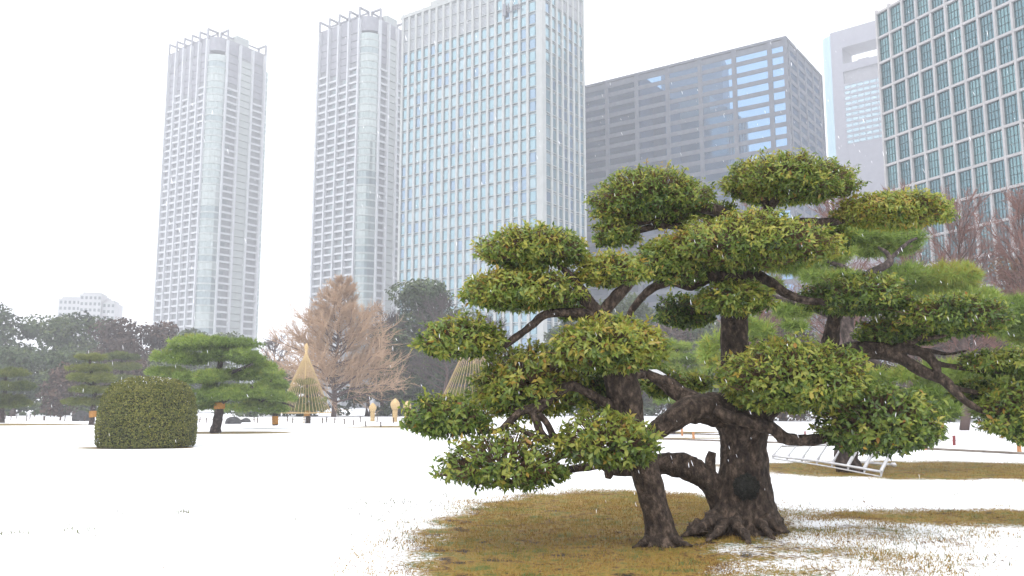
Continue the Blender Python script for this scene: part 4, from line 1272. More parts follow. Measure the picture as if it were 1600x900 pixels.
# ------------------------------------------------------------------ straw wrapped lanterns
def lantern(u, vt, vb, wpx, hpx, Y, label):
    g = at(u, vb, Y)
    root = thing('straw_lantern', label, 'lantern', (g.x, Y, 0), 0, 'straw wrapped lanterns')
    s = px(1, Y)
    H = at(u, vt, Y).z
    hr, br = hpx * s / 2, wpx * s / 2
    zk = H - hpx * s * 1.2
    P = [(0, 0, 0), (0, 0, 0.1), (0, 0, zk * 0.5), (0, 0, zk)]
    V, Fc = tube(catmull(P, 4), np.interp(np.linspace(0, 1, 13), [0, 0.1, 0.5, 1], [br * 1.25, br, br * 0.92, br]), 14, 0.06, 9, u)
    MB().add(V, Fc).local('straw_wrap', M['straw'], root, smooth=True)
    for q in range(6):
        z = zk * (q + 0.6) / 6.4
        ring = [(br * 1.02 * math.cos(a), br * 1.02 * math.sin(a), z + 0.01 * math.sin(3 * a)) for a in np.linspace(0, 2 * math.pi, 15)]
        V, Fc = tube(ring, [0.022] * 15, 5)
        MB().add(V, Fc).local('rope', M['rope'], root)
    prof = [(0.35, -0.05), (0.75, 0.12), (1.0, 0.4), (0.96, 0.56), (0.7, 0.74), (0.38, 0.87), (0.08, 0.98)]
    hh = H - zk
    V, Fc = tube(catmull([(0, 0, zk + p[1] * hh) for p in prof], 2), np.interp(np.linspace(0, 1, 13), np.linspace(0, 1, 7), [p[0] * hr for p in prof]), 16, 0.07, 8, u)
    MB().add(V, Fc).local('straw_hood', M['straw'], root, smooth=True)
    ring = [(hr * 0.62 * math.cos(a), hr * 0.62 * math.sin(a), zk + 0.02) for a in np.linspace(0, 2 * math.pi, 15)]
    V, Fc = tube(ring, [0.03] * 15, 5)
    MB().add(V, Fc).local('hood_rope', M['rope'], root)
lantern(582, 629, 656, 7, 12, 82, 'shortest straw wrapped lantern, leftmost of the three')
lantern(617, 622, 656, 8, 15, 80, 'tallest straw wrapped lantern, between the other two')
lantern(636, 626, 658, 8, 13, 76, 'straw wrapped lantern half hidden by the left pad of the leaning tree')

# ------------------------------------------------------------------ stakes, rope fence, edging, rocks
def post(u, vb, hpx, label, group, material, width=None, cap=True):
    g = ground(u, vb)
    Y = g.y
    h, r = px(hpx, Y), width or max(px(1.0, Y), 0.035)
    o = MB()
    V, Fc = tube([(0, 0, -0.05), (0, 0, h * 0.9), (0, 0, h)], [r, r * 0.96, r * 0.8], 8, 0.05, 9, u)
    o.add(V, Fc)
    p = o.local('fence_post', material, None)
    p.location = (g.x, g.y, 0)
    p.rotation_euler = (random.uniform(-0.04, 0.04), random.uniform(-0.05, 0.05), 0)
    props(p, label, 'post', group)
    return p
ST = [(8, 655), (17, 656.5), (26, 654.5), (41.5, 657.5), (46.5, 655.5), (53.5, 652.5), (69, 657), (79, 652), (94, 657), (101, 658.5), (120.5, 657.5), (132.5, 658.5), (312, 660), (322, 661), (397, 660), (402, 661), (449, 659), (457, 661),
      (482, 661.5), (504, 661.5), (510, 660), (523, 661.5), (538, 663), (552, 664.5), (563, 659.5), (571.5, 666.5), (589, 660.5), (595, 667.5), (615, 661), (660, 664), (690, 662), (806, 672), (850, 663)]
ORD = ['first', 'second', 'third', 'fourth', 'fifth', 'sixth', 'seventh', 'eighth', 'ninth', 'tenth', 'eleventh', 'twelfth']
SEG = [(0, 200, 'left of the clipped shrub'), (300, 470, 'between the bright pine trunk and the straw cone'), (470, 580, 'between the straw cone and shortest lantern'), (580, 760, 'in front of the straw lanterns'), (760, 900, 'behind the low left limbs')]
ST.sort()
for lo_, hi_, where in SEG:
    for i, (u, v) in enumerate([p for p in ST if lo_ <= p[0] < hi_]):
        big_ = where.startswith('left') and i in (6, 8)
        post(u, v, 7 if big_ else 8.5, '%s short dark stake from the left %s' % (ORD[i], where), 'stakes on the far snow', M['post'], 0.1 if big_ else 0.05)
rp = [post(1066, 681, 12, 'orange brown post left of the two under the thick limb', 'rope fence posts', M['orangepost'], 0.055),
      post(1084, 687, 12.5, 'pale orange post right of the two under the thick limb', 'rope fence posts', M['orangepost'], 0.06),
      post(1258.5, 687, 13, 'thin dark red post right of the thick trunk, above the drooping limb', 'rope fence posts', M['redpost'], 0.04),
      post(1446, 703, 14, 'pale orange post just right of the drooping foliage by the ladder', 'rope fence posts', M['orangepost'], 0.05),
      post(1491, 696, 15, 'dark red post standing alone on the snow at right', 'rope fence posts', M['redpost'], 0.06),
      post(1593, 708, 20, 'orange post at the right edge of the lawn', 'rope fence posts', M['orangepost'], 0.07)]
def rope_line(a, b, z, label):
    P = [(a[0] + (b[0] - a[0]) * q, a[1] + (b[1] - a[1]) * q, z - 0.07 * math.sin(math.pi * q)) for q in np.linspace(0, 1, 9)]
    V, Fc = tube([(p[0] - a[0], p[1] - a[1], p[2]) for p in P], [0.009] * 9, 5)
    o = MB().add(V, Fc).local('fence_rope', M['rope'] if z > 9 else M['post'], None)
    o.location = (a[0], a[1], 0)
    props(o, label, 'rope', 'fence ropes')
g1, g2, g3 = ground(1491, 696), ground(1700, 704), ground(1258.5, 687)
rope_line(g1, g2, 0.38, 'upper thin rope strung right from the lone dark red post')
rope_line(g1, g2, 0.2, 'lower thin rope strung right from the lone dark red post')
rope_line(g3, g1, 0.36, 'upper thin rope between the two dark red posts')
rope_line(g3, g1, 0.18, 'lower thin rope between the two dark red posts')

em = noisy('weathered_edging', (0.1, 0.085, 0.07), (0.22, 0.19, 0.16), 4, 0.9, 0.5)
def edging(pts, wid, hgt, label):
    G = [ground(u, v) for u, v in pts]
    mb = MB()
    r0 = G[0]
    for a, b in zip(G[:-1], G[1:]):
        d = (b - a).normalized(); s = Vector((-d.y, d.x, 0)) * wid / 2
        bse = len(mb.v)
        for p in (a, b):
            for q, z in ((-1, -0.05), (-1, hgt * 0.7), (-0.6, hgt), (0.6, hgt), (1, hgt * 0.7), (1, -0.05)):
                mb.v.append((p.x + s.x * q - r0.x, p.y + s.y * q - r0.y, z))
        for j in range(5):
            mb.f.append((bse + j, bse + j + 1, bse + 7 + j, bse + 6 + j)); mb.m.append(0)
        mb.f += [(bse, bse + 5, bse + 4, bse + 3, bse + 2, bse + 1), tuple(bse + 6 + j for j in range(6))]; mb.m += [0, 0]
    o = mb.local('path_edging', em, None, kind='structure')
    o.location = r0
    o['label'] = label
edging([(1010, 686), (1130, 690), (1260, 694), (1400, 700), (1500, 705), (1640, 712)], 0.35, 0.07, 'weathered low edging of the snowy path')
edging([(1010, 677), (1130, 680), (1300, 684)], 0.5, 0.06, 'weathered low edging along the far side of the snowy path')
for u, v, hw, hh, Y, lab in ((365, 658, 12, 11, 72, 'dark rounded rock right of the banded bright pine trunk'), (127, 651, 14, 16, 84, 'dark rock mound left of the layered pine trunk'), (384, 660, 8, 7, 78, 'small dark rock between the two bright pines')):
    p = at(u, v, Y)
    th_ = np.linspace(0, math.pi, 7)
    V, Fc = tube([(0, 0, px(hh, Y) * z) for z in (-0.1, 0.2, 0.5, 0.75, 0.92, 1.0)], [px(hw, Y) * r for r in (1.0, 1.0, 0.9, 0.68, 0.4, 0.05)], 14, 0.3, 0.9, u)
    o = MB().add(V, Fc).local('rock', M['rock'], None, smooth=True)
    o.location = (p.x, Y, 0)
    props(o, lab, 'rock', 'dark rocks')

# ------------------------------------------------------------------ white metal ladders
def ladder(label, A0, A1, B0, B1, nr, prop=None, curve=0.0):
    """A: near rail from A0 to A1, B: far rail from B0 to B1 (world points)"""
    root = thing('ladder', label, 'ladder', (A0.x, A0.y, 0))
    o = Vector((A0.x, A0.y, 0))
    r = 0.026
    def rail(a, b, name, rr):
        mid = (a + b) / 2 + Vector((0, 0, curve))
        P = catmull([tuple(a - o), tuple(mid - o), tuple(b - o)], 6)
        V, Fc = tube(P, [rr] * len(P), 6)
        MB().add(V, Fc).local(name, M['alu'], root, smooth=True)
        return P
    PA, PB = rail(A0, A1, 'rail', r * 1.15), rail(B0, B1, 'rail', r)
    lo = Vector((0, 0, -0.11))
    P2 = rail(A0 + lo * 0.6, A1 + lo, 'brace_rail', r * 0.7)
    for i in range(nr):
        q = i / (nr - 1) * (len(PA) - 1)
        k = min(int(q), len(PA) - 2); f = q - k
        a = Vector(PA[k] * (1 - f) + PA[k + 1] * f); b = Vector(PB[k] * (1 - f) + PB[k + 1] * f); c = Vector(P2[k] * (1 - f) + P2[k + 1] * f)
        mb = MB(); bar(mb, a, b, r * (0.9 if i < nr - 3 else 1.5), 6)
        mb.local('rung', M['alu'], root)
        mb = MB(); bar(mb, c, a * 0.55 + b * 0.45, r * 0.6, 5); bar(mb, c, a, r * 0.6, 5)
        mb.local('rung_brace', M['alu'], root)
    if prop:
        mb = MB(); bar(mb, prop[0] - o, prop[1] - o, r * 1.1, 6)
        mb.local('prop_leg', M['alu'], root)
        mb = MB(); e = prop[1] - o
        V, Fc = tube([tuple(e + Vector((-0.06, 0, 0.02))), tuple(e + Vector((0.02, 0, 0))), tuple(e + Vector((0.06, 0, -0.02)))], [0.03, 0.06, 0.03], 8)
        mb.add(V, Fc).local('foot', M['alu'], root)
    return root
ladder('white metal tripod ladder lying on its side under the near pine', at(1207, 712, 21.2), at(1376, 737, 19.4), at(1221, 697, 21.9), at(1396, 698, 20.0), 8,
       (at(1345, 722, 20.4), at(1396, 726, 20.1)), 0.03)
mb = MB(); bar(mb, (0, 0, 0.02), tuple(at(1422, 733, 20.0) - at(1352, 726, 20.6) + Vector((0, 0, 0))), 0.012, 5)
bp_ = mb.local('bamboo_pole', M['orangepost'], None); bp_.location = ground(1352, 729)
props(bp_, 'thin orange pole lying on the turf behind the white ladder', 'pole')
ladder('small white metal ladder lying far back on the snow beside the leaning trunk', at(898, 722, 24.6), at(942, 724, 24.4), at(903, 715, 25.2), at(944, 714, 25.0), 5)

# ------------------------------------------------------------------ the two big pruned trees in front
def trunk_loft(root, rings, Y0, lobes, material, name='trunk', sides=76, depth=0.9):
    """rings: (v, uL, uR) silhouette; lobes: amount of root buttress per ring"""
    P, R, A = [], [], []
    for v, ul, ur in rings:
        p = at((ul + ur) / 2, v, Y0)
        P.append((p.x, p.y, max(p.z, -0.06))); R.append(px((ur - ul) / 2, Y0))
    K = np.array([[*p, r, a] for p, r, a in zip(P, R, lobes)])
    K = catmull(K, 8)
    V, Fc = [], []
    for i, (x, y, z, r, a) in enumerate(K):
        for j in range(sides):
            t_ = 2 * math.pi * j / sides
            but = 0.5 * math.cos(5 * t_ + 0.7 + z * 0.6) + 0.35 * math.cos(8 * t_ + 2.1 - z) + 0.25 * math.cos(3 * t_ + 1.0)
            q = Vector((x + r * math.cos(t_), y + r * math.sin(t_), z))
            q2 = Vector((q.x, q.y, q.z * 0.55))
            nz = 0.06 * noise.noise(q2 * 4.5) + 0.045 * noise.noise(q2 * 11) + 0.035 * noise.noise(q2 * 26) * (1 + 3 * a) + (0.16 * noise.noise(q * 9) + 0.1 * noise.noise(q * 21)) * min(1, a * 3.5)
            rr = r * (1 + a * but * 0.55 + 0.035 * but + nz)
            V.append((x + rr * math.cos(t_), y + depth * rr * math.sin(t_), z))
    n = len(K)
    for i in range(n - 1):
        for j in range(sides):
            k = (j + 1) % sides
            Fc.append((i * sides + j, i * sides + k, (i + 1) * sides + k, (i + 1) * sides + j))
    Fc.append(tuple(range((n - 1) * sides, n * sides)))
    return MB().add(V, Fc).build(name, material, root, smooth=True)

YB = 11.15
big = thing('pruned_tree', 'big evergreen pruned into cushions on a thick upright trunk with a dark burl', 'tree', at(1160, 829, YB) * 1.0, 0)
big.location.z = 0
trunk_loft(big, [(838, 1094, 1226), (825, 1098, 1222), (808, 1107, 1214), (788, 1114, 1206), (765, 1119, 1203), (740, 1123, 1199), (715, 1126, 1197), (690, 1125, 1195), (665, 1120, 1203), (645, 1117, 1205), (628, 1124, 1196), (612, 1136, 1186)],
           YB, [0.2, 0.17, 0.11, 0.06, 0.04, 0.02, 0.02, 0.02, 0.03, 0.03, 0.02, 0.0], M['bark'])
bk = M['bark']
# burl on the front of the trunk
V, Fc = [], []
bc = at(1166, 761, YB - 0.42)
ns_, nr_ = 52, 30
for i in range(nr_ + 1):
    for j in range(ns_):
        a, e = 2 * math.pi * j / ns_, math.pi * i / nr_
        d = Vector((math.sin(e) * math.cos(a), math.cos(e), math.sin(e) * math.sin(a)))
        rr = 0.15 * (1 + 0.14 * noise.noise(d * 4) + 0.22 * noise.noise(d * 9) + 0.2 * noise.noise(d * 21))
        V.append((bc.x + d.x * rr, bc.y + d.y * rr * 0.6, bc.z + d.z * rr))
for i in range(nr_):
    for j in range(ns_):
        k = (j + 1) % ns_
        Fc.append((i * ns_ + j, i * ns_ + k, (i + 1) * ns_ + k, (i + 1) * ns_ + j))
MB().add(V, Fc).build('burl', M['burl'], big, smooth=True)
# surface roots and rough root mass
for pts in ([(1150, 812, -0.4, 22), (1156, 826, -0.6, 17), (1166, 838, -0.8, 12), (1170, 850, -1.05, 6)], [(1122, 812, -0.2, 30), (1098, 824, -0.45, 20), (1078, 833, -0.55, 10), (1062, 840, -0.6, 4)],
            [(1198, 812, -0.3, 22), (1216, 825, -0.45, 13), (1230, 832, -0.5, 5)], [(1132, 818, -0.45, 20), (1120, 834, -0.7, 12), (1104, 845, -0.85, 5)], [(1190, 816, -0.45, 18), (1200, 832, -0.7, 10), (1210, 842, -0.85, 4)]):
    limb(big, pts, YB, bk, 'root', 9, 6, 0.6, False, 16)
# crumbling root mound on the left of the base
V, Fc = [], []
rc = at(1098, 822, YB - 0.35)
for i in range(15):
    for j in range(30):
        a_, e_ = 2 * math.pi * j / 30, 0.5 * math.pi * i / 14
        d = Vector((math.cos(a_) * math.cos(e_), math.sin(a_) * math.cos(e_), math.sin(e_)))
        rr = 1 + 0.35 * noise.noise(d * 3 + Vector((3, 1, 0))) + 0.3 * noise.noise(d * 8) + 0.2 * noise.noise(d * 19)
        V.append((rc.x + d.x * rr * 0.21, rc.y + d.y * rr * 0.24, -0.03 + d.z * rr * 0.2))
for i in range(14):
    for j in range(30):
        k = (j + 1) % 30
        Fc.append((i * 30 + j, i * 30 + k, (i + 1) * 30 + k, (i + 1) * 30 + j))
MB().add(V, Fc).build('root_mound', bk, big, smooth=False)
# upper trunk and limbs
limb(big, [(1200, 824, -0.14, 40), (1191, 790, -0.14, 34), (1183, 755, -0.16, 28), (1178, 715, -0.16, 27), (1179, 680, -0.14, 30), (1190, 650, -0.08, 34)], YB, bk, 'trunk_stem', 14, 8, 0.18)
limb(big, [(1168, 640, 0, 84), (1156, 605, 0.05, 60), (1148, 560, 0.1, 46), (1147, 515, 0.1, 43), (1150, 475, 0.1, 41), (1156, 430, 0.1, 38), (1168, 395, 0.1, 30), (1185, 355, 0.1, 22), (1200, 328, 0, 17), (1215, 310, -0.1, 15), (1245, 301, -0.1, 13), (1285, 299, 0, 8), (1320, 288, 0, 4)], YB, bk, 'upper_trunk', 14, 6, 0.16)
limb(big, [(1202, 326, 0, 11), (1185, 303, -0.1, 9), (1172, 287, -0.1, 6), (1160, 275, 0, 3)], YB, bk)
limb(big, [(1212, 312, -0.1, 9), (1214, 296, -0.1, 8), (1200, 282, -0.2, 5), (1180, 276, -0.2, 3)], YB, bk)
limb(big, [(1213, 300, -0.1, 7), (1226, 286, -0.15, 5), (1236, 274, -0.2, 3)], YB, bk)
limb(big, [(1168, 395, 0.1, 26), (1140, 345, 0.1, 22), (1118, 328, 0, 20), (1092, 324, -0.1, 17), (1066, 324, -0.1, 14), (1048, 336, -0.1, 12), (1020, 345, -0.1, 9), (985, 352, 0, 5)], YB, bk, snow=(0.3, 0.55))
limb(big, [(1078, 322, -0.1, 8), (1070, 308, -0.1, 6), (1058, 296, 0, 4)], YB, bk)
limb(big, [(1048, 336, -0.1, 8), (1030, 318, -0.2, 6), (1020, 305, -0.2, 4)], YB, bk)
limb(big, [(1140, 400, 0.1, 20), (1100, 365, 0.1, 14), (1062, 354, 0, 12), (1020, 354, 0, 11), (985, 366, 0, 8), (955, 378, 0, 4)], YB, bk, snow=(0.55, 0.78))
limb(big, [(1152, 440, 0.1, 30), (1112, 432, -0.1, 24), (1080, 446, -0.2, 17), (1048, 440, -0.25, 15), (1020, 450, -0.2, 14), (998, 470, -0.1, 12), (984, 490, 0, 10), (970, 520, 0, 8)], YB, bk)
limb(big, [(1160, 432, 0.1, 28), (1195, 436, -0.1, 18), (1225, 456, -0.2, 14), (1262, 470, -0.2, 12), (1310, 470, -0.1, 9), (1360, 464, 0, 5)], YB, bk)
limb(big, [(1186, 352, 0.1, 18), (1230, 348, 0.1, 15), (1268, 347, 0, 14), (1300, 346, 0, 13), (1345, 340, 0.1, 9), (1400, 336, 0.1, 5)], YB, bk, snow=(0.45, 0.52))
limb(big, [(1150, 480, 0.1, 22), (1110, 486, 0.3, 12), (1075, 488, 0.4, 8), (1045, 486, 0.5, 4)], YB, bk)
# low thick limbs
limb(big, [(1150, 650, 0, 60), (1118, 640, -0.15, 52), (1082, 640, -0.25, 44), (1052, 655, -0.3, 38), (1028, 672, -0.3, 30), (1000, 690, -0.3, 18), (965, 700, -0.25, 9)], YB, bk)
limb(big, [(1100, 634, -0.15, 28), (1075, 622, 0, 30), (1050, 606, 0.05, 26), (1028, 592, 0.1, 20), (1010, 582, 0.1, 13), (990, 560, 0.1, 7)], YB, bk, snow=(0.4, 0.85))
limb(big, [(1085, 632, 0, 14), (1105, 620, 0.2, 9), (1118, 618, 0.2, 5)], YB, bk, snow=(0.3, 0.9))
limb(big, [(1118, 640, -0.55, 18), (1140, 652, -0.62, 20), (1175, 660, -0.66, 21), (1205, 670, -0.66, 20), (1228, 684, -0.62, 20), (1252, 688, -0.6, 18), (1285, 686, -0.6, 17), (1320, 676, -0.6, 11), (1360, 660, -0.6, 6)], YB, bk, lump=0.3)
limb(big, [(1175, 650, 0, 44), (1200, 640, -0.1, 34), (1222, 622, -0.2, 26), (1240, 600, -0.3, 18), (1250, 575, -0.3, 10)], YB, bk)
limb(big, [(1125, 800, 0.1, 22), (1118, 776, 0.0, 30), (1110, 755, -0.05, 36), (1092, 738, -0.1, 37), (1065, 727, -0.1, 36), (1035, 725, -0.05, 34), (1010, 728, 0, 30), (985, 732, 0, 22), (955, 733, -0.1, 17), (938, 726, -0.1, 15), (912, 730, -0.1, 13), (880, 735, -0.1, 11), (850, 737, -0.1, 8)], YB, bk, lump=0.24)
limb(big, [(952, 728, -0.12, 15), (951, 742, -0.12, 14), (950, 748, -0.12, 9)], YB, bk, 'branch_stub')
limb(big, [(1112, 752, -0.1, 12), (1110, 720, -0.05, 16), (1113, 706, -0.05, 12)], YB, bk, 'branch_stub')
# right limb system
limb(big, [(1195, 640, 0.1, 44), (1240, 600, 0.5, 38), (1295, 562, 0.6, 34), (1345, 548, 0.5, 30), (1392, 552, 0.3, 26), (1416, 565, 0.2, 19), (1445, 582, 0.1, 18), (1472, 592, 0, 17), (1488, 608, -0.1, 14), (1510, 628, -0.1, 11), (1540, 645, -0.1, 8), (1570, 655, 0, 5)], YB, bk)
limb(big, [(1300, 560, 0.6, 24), (1298, 530, 0.6, 26), (1302, 505, 0.55, 23), (1308, 490, 0.5, 20), (1325, 478, 0.5, 10), (1350, 468, 0.5, 6)], YB, bk)
limb(big, [(1385, 551, 0.3, 20), (1420, 545, 0.2, 17), (1448, 556, 0.1, 16), (1463, 572, 0, 14), (1465, 590, 0, 13)], YB, bk)
limb(big, [(1455, 566, 0, 10), (1485, 572, 0.1, 8), (1530, 578, 0.1, 8), (1580, 582, 0.2, 7), (1640, 582, 0.2, 5)], YB, bk)
limb(big, [(1395, 548, 0.3, 18), (1420, 536, 0.2, 13), (1442, 522, 0.1, 11), (1450, 508, 0.1, 9), (1476, 498, 0, 6)], YB, bk)
limb(big, [(1442, 530, 0.1, 7), (1475, 524, 0, 6), (1505, 510, 0, 5), (1530, 498, 0, 3)], YB, bk)
limb(big, [(1446, 520, 0.1, 6), (1447, 502, 0.1, 4), (1442, 492, 0.1, 3)], YB, bk)
limb(big, [(1400, 545, 0.3, 9), (1450, 548, 0.4, 8), (1480, 553, 0.5, 5), (1510, 548, 0.5, 3)], YB, bk)
limb(big, [(1490, 606, 0, 9), (1520, 612, 0.1, 7), (1560, 620, 0.1, 5), (1590, 622, 0.1, 3)], YB, bk)
BP = [(1120, 1338, 236, 318, -0.1, 0.5), (924, 1120, 257, 352, 0, 0.42), (922, 1004, 326, 388, 0, 0.42), (1292, 1494, 293, 358, 0, 0.6), (1036, 1304, 328, 422, -0.5, 0.52), (985, 1112, 358, 442, -0.35, 0.46), (1088, 1158, 308, 348, 0.3, 0.36),
      (1084, 1214, 429, 492, -0.5, 0.5), (1018, 1124, 452, 512, 0.6, 0.24), (1118, 1360, 524, 642, -0.75, 0.44), (1280, 1480, 586, 708, -0.7, 0.3), (1252, 1430, 424, 492, 0.1, 0.3), (1405, 1578, 449, 522, -0.1, 0.36), (1330, 1490, 484, 540, 0.5, 0.34),
      (1500, 1660, 538, 584, 0.1, 0.38), (1528, 1680, 584, 690, -0.1, 0.4), (1478, 1580, 584, 630, 0.4, 0.3), (1262, 1334, 342, 392, 0.2, 0.28), (995, 1070, 566, 620, 0.5, 0.36), (1055, 1120, 575, 612, 0.45, 0.45)]
cushion_tree(big, BP, YB, 300)

YL = 10.1
lean = thing('pruned_tree', 'smaller leaning evergreen pruned into cushions, its slanted trunk left of the thick one', 'tree', at(1033, 848, YL) * 1.0, 0)
lean.location.z = 0
trunk_loft(lean, [(856, 1000, 1074), (846, 1004, 1064), (832, 1007, 1056), (810, 1006, 1050), (780, 998, 1040), (750, 989, 1034), (720, 980, 1025), (690, 968, 1014), (660, 958, 1006), (630, 951, 1002), (600, 945, 998), (575, 940, 985), (550, 938, 972), (520, 935, 962), (498, 932, 952)],
           YL, [0.4, 0.28, 0.14, 0.06, 0.03, 0.02, 0.02, 0.02, 0.03, 0.04, 0.03, 0.02, 0.02, 0.02, 0.0], M['bark'], sides=52)
for pts in ([(1046, 840, -0.1, 16), (1064, 848, -0.2, 10), (1082, 853, -0.2, 4)], [(1012, 842, -0.1, 14), (1000, 850, -0.25, 8), (988, 856, -0.3, 3)]):
    limb(lean, pts, YL, bk, 'root', 8, 5, 0.5, False, 16)
limb(lean, [(944, 520, 0, 26), (936, 496, 0, 26), (922, 474, -0.05, 20), (905, 450, -0.1, 18), (888, 428, -0.1, 13), (872, 412, -0.1, 8), (850, 395, 0, 5)], YL, bk)
limb(lean, [(938, 500, 0, 24), (950, 478, 0, 20), (968, 458, 0, 18), (985, 442, 0, 13), (975, 425, 0, 7)], YL, bk)
limb(lean, [(930, 480, 0, 18), (905, 466, 0.1, 16), (878, 464, 0.1, 17), (840, 476, 0.1, 16), (800, 478, 0.1, 12), (765, 474, 0.1, 7), (735, 468, 0.1, 4)], YL, bk, snow=(0.62, 0.7))
limb(lean, [(934, 498, 0, 22), (912, 490, -0.1, 18), (880, 488, -0.15, 15), (850, 492, -0.2, 14), (832, 508, -0.2, 13), (805, 528, -0.2, 12), (782, 542, -0.15, 11), (745, 550, -0.1, 9), (700, 556, 0, 7), (668, 554, 0, 4)], YL, bk)
limb(lean, [(962, 640, 0, 30), (940, 626, -0.1, 17), (915, 612, -0.2, 14), (890, 603, -0.25, 16), (862, 622, -0.3, 16), (838, 638, -0.3, 18), (815, 642, -0.3, 14), (800, 655, -0.3, 12), (780, 672, -0.3, 9), (755, 674, -0.25, 9), (720, 672, -0.2, 8), (680, 668, -0.1, 6), (650, 664, 0, 3)], YL, bk)
limb(lean, [(830, 642, -0.3, 11), (838, 658, -0.35, 13), (846, 676, -0.35, 11), (862, 690, -0.3, 9)], YL, bk)
limb(lean, [(842, 646, -0.3, 9), (856, 664, -0.3, 10), (866, 684, -0.25, 12), (884, 696, -0.2, 20), (910, 694, -0.1, 18), (940, 680, 0, 14)], YL, bk)
limb(lean, [(862, 690, -0.3, 10), (826, 678, -0.3, 8), (800, 662, -0.25, 5)], YL, bk)
limb(lean, [(884, 696, -0.2, 16), (872, 715, -0.25, 11), (845, 728, -0.3, 7), (810, 730, -0.3, 4)], YL, bk)
limb(lean, [(815, 642, -0.25, 7), (785, 634, -0.1, 6), (755, 638, 0, 4)], YL, bk)
limb(lean, [(958, 600, 0, 26), (985, 588, 0.2, 16), (1006, 586, 0.3, 10)], YL, bk)
limb(lean, [(940, 560, 0, 20), (900, 590, 0.2, 12), (850, 600, 0.3, 8), (790, 590, 0.3, 5)], YL, bk)
LP = [(746, 920, 346, 420, -0.1, 0.44), (716, 908, 408, 486, -0.15, 0.54), (892, 1014, 386, 448, 0, 0.58), (648, 796, 487, 560, -0.15, 0.46), (852, 1050, 484, 582, -0.45, 0.6), (738, 915, 528, 648, 0.1, 0.5),
      (626, 772, 606, 684, -0.25, 0.38, 0.8), (684, 888, 664, 762, -0.45, 0.4, 0.62), (864, 1038, 636, 726, -0.55, 0.46, 0.8), (896, 975, 572, 640, 0.5, 0.22), (1000, 1050, 520, 560, -0.1, 0.42), (866, 930, 462, 500, 0.45, 0.36)]
cushion_tree(lean, LP, YL, 300)
# a few leaves hanging from the lowest pad
hang = [(745, 742), (752, 748), (738, 752), (742, 765), (757, 739), (838, 748), (846, 744), (825, 742), (783, 748)]
for (u, v) in hang:
    p = at(u, v, YL - 0.5) - lean.location
    lo = link('leaf', LEAVES[random.choice((2, 4, 5, 6))], lean)
    d = Vector((random.uniform(-0.3, 0.3), random.uniform(-0.3, 0.1), -1)).normalized()
    zv = Vector((random.uniform(-0.4, 0.4), -1, 0)); zv = (zv - d * zv.dot(d)).normalized(); yv = zv.cross(d)
    s_ = 0.075
    lo.matrix_local = Matrix(((d.x * s_, yv.x * s_, zv.x * s_, p.x), (d.y * s_, yv.y * s_, zv.y * s_, p.y), (d.z * s_, yv.z * s_, zv.z * s_, p.z), (0, 0, 0, 1)))

# ------------------------------------------------------------------ turf blades, sprouts, fallen leaves
def blades(name, pts, hmin, hmax, wd, material, nper=1):
    n = len(pts)
    P = np.array(pts)
    d = unit(np.stack([rng.normal(0, 0.55, n), rng.normal(0, 0.55, n), np.ones(n)], 1))
    h = rng.uniform(hmin, hmax, (n, 1))
    sd = unit(np.cross(d, rng.normal(size=(n, 3)))) * wd
    V = np.stack([P - sd, P + sd, P + d * h], 1).reshape(-1, 3)
    tone = 0.42 + 0.5 * np.array([noise.noise(Vector((p[0] * 1.3, p[1] * 1.3, 7))) for p in P]) + rng.normal(0, 0.18, n)
    return link(name, mesh_np(name, V, np.arange(3 * n).reshape(-1, 3), material, np.repeat(np.clip(tone, 0, 1), 3)), None, 'stuff')
gmat = leafmat('turf_blade', [(0, (0.15, 0.07, 0.02)), (0.3, (0.34, 0.22, 0.058)), (0.6, (0.28, 0.2, 0.05)), (1.0, (0.1, 0.16, 0.028))], 0.7, 0.25)
gp = []
while len(gp) < 80000:
    q = rng.random()
    if q < 0.62: x, y = rng.uniform(-1.8, 5.2), rng.uniform(6.4, 16.8)
    elif q < 0.82: x, y = rng.uniform(3.5, 11), rng.uniform(9, 14)
    else: x, y = rng.uniform(5, 15), rng.uniform(18, 25)
    bn = bareness(x, y)
    if bn + 0.75 * noise.noise(Vector((x * 1.3, y * 1.3, 1.5))) * 0.6 > 0.5 + 0.2 * rng.normal():
        gp.append((x, y, 0.0))
blades('grass', gp, 0.012, 0.05, 0.005, gmat)
sp = []
for (u, v, nn_, ru, rv) in ((14, 836, 26, 18, 1.5), (125, 829, 30, 20, 3), (287, 801, 34, 10, 2), (40, 775, 5, 3, 1), (188, 802, 9, 8, 1), (590, 782, 60, 34, 6), (615, 788, 40, 12, 3), (560, 790, 24, 14, 4), (508, 786, 14, 8, 3), (700, 774, 16, 10, 1.5), (575, 760, 10, 10, 3),
                           (600, 800, 30, 60, 6), (680, 790, 50, 40, 8), (630, 830, 70, 30, 18), (1440, 848, 40, 40, 8), (1500, 880, 30, 60, 10), (1180, 790, 10, 60, 5), (1400, 770, 30, 120, 5)):
    for _ in range(nn_):
        g = ground(u + rng.normal(0, ru), v + rng.normal(0, rv))
        sp.append((g.x, g.y, 0.0))
blades('grass_sprouts', sp, 0.03, 0.1, 0.007, leafmat('sprout_blade', [(0, (0.07, 0.06, 0.02)), (0.5, (0.1, 0.11, 0.03)), (1, (0.12, 0.16, 0.04))], 0.7, 0.2))
fl = leafmat('fallen_leaf', [(0, (0.05, 0.025, 0.012)), (0.6, (0.12, 0.055, 0.02)), (1, (0.2, 0.12, 0.03))], 0.7, 0)
fp = []
for _ in range(420):
    x, y = rng.normal(1.9, 2.0), rng.normal(10.4, 2.0)
    if y > 6.5: fp.append((x, y, 0.012))
for _ in range(150):
    g = ground(rng.uniform(1220, 1600), rng.uniform(770, 900)); fp.append((g.x, g.y, 0.012))
fp = np.array(fp)
m_ = len(fp)
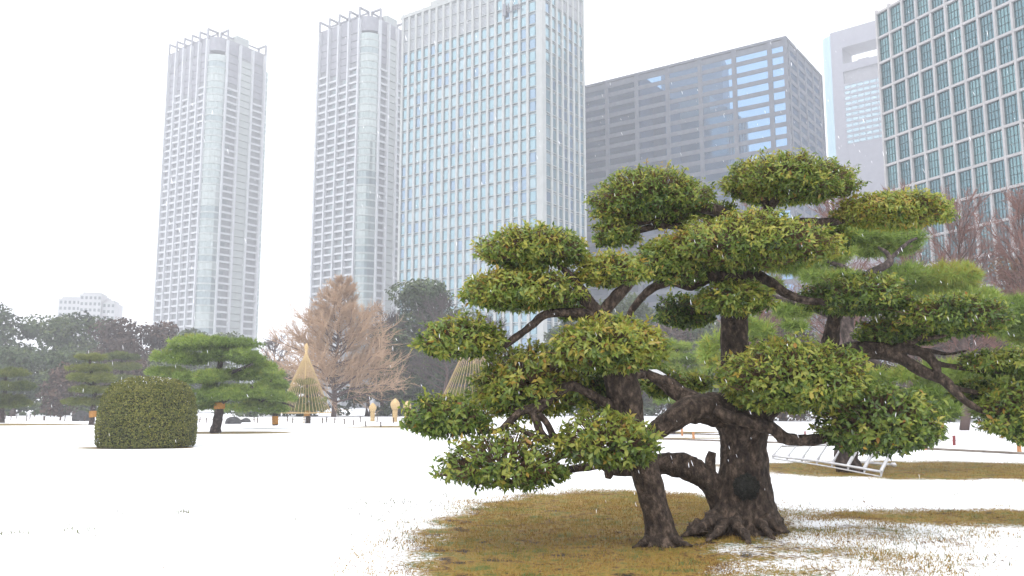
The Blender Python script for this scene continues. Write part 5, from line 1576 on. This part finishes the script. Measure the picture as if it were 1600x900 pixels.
X = unit(np.stack([rng.normal(size=m_), rng.normal(size=m_), rng.normal(0, 0.15, m_)], 1))
Zf = unit(np.array([[0, 0, 1.0]]) + rng.normal(0, 0.2, (m_, 3))); Yf = unit(np.cross(Zf, X)); Zf = np.cross(X, Yf)
link('fallen_leaves', leaf_mesh('fallen_leaves', fp, X, Yf, Zf, rng.uniform(0.03, 0.075, m_), rng.random(m_), fl), None, 'stuff')

# ------------------------------------------------------------------ falling snow: loose elongated flakes in the air
nfk = 2600
dep = 4.2 + 40 * rng.random(nfk) ** 1.25
uu, vv = rng.uniform(-120, 1720, nfk), rng.uniform(-80, 800, nfk)
FP = np.array([tuple(at(a, b_, c)) for a, b_, c in zip(uu, vv, dep)])
FP = FP[FP[:, 2] > 0.1]
nk = len(FP)
ax = np.stack([rng.normal(0.22, 0.12, nk), rng.normal(0, 0.12, nk), np.full(nk, -1.0)], 1)
ln = rng.uniform(0.014, 0.034, (nk, 1))
ax = unit(ax) * ln
rd = rng.uniform(0.0009, 0.0019, nk)
V1, F1 = prisms(FP - ax * 0.5, FP, rd * 0.3, rd, 4)
V2, F2 = prisms(FP, FP + ax * 0.5, rd, rd * 0.3, 4)
fs = mat('snowflake', (0.9, 0.9, 0.92), 0.8, 0, 0.1)
link('falling_snow', mesh_np('falling_snow', np.concatenate([V1, V2]), np.concatenate([F1, F2 + len(V1)]), fs), None, 'stuff')

# ------------------------------------------------------------------ snowy air
hz = bpy.data.materials.new('snowy_air')
hz.use_nodes = True
hz.node_tree.nodes.clear()
vo = hz.node_tree.nodes.new('ShaderNodeVolumePrincipled')
vo.inputs['Color'].default_value = (0.95, 0.96, 1.0, 1)
vo.inputs['Density'].default_value = 0.00095
vo.inputs['Anisotropy'].default_value = 0.2
ho = hz.node_tree.nodes.new('ShaderNodeOutputMaterial')
hz.node_tree.links.new(vo.outputs['Volume'], ho.inputs['Volume'])
MB().box(-2000, 2000, -2000, 2000, -1.0, 290).local('haze', hz, None, kind='stuff')
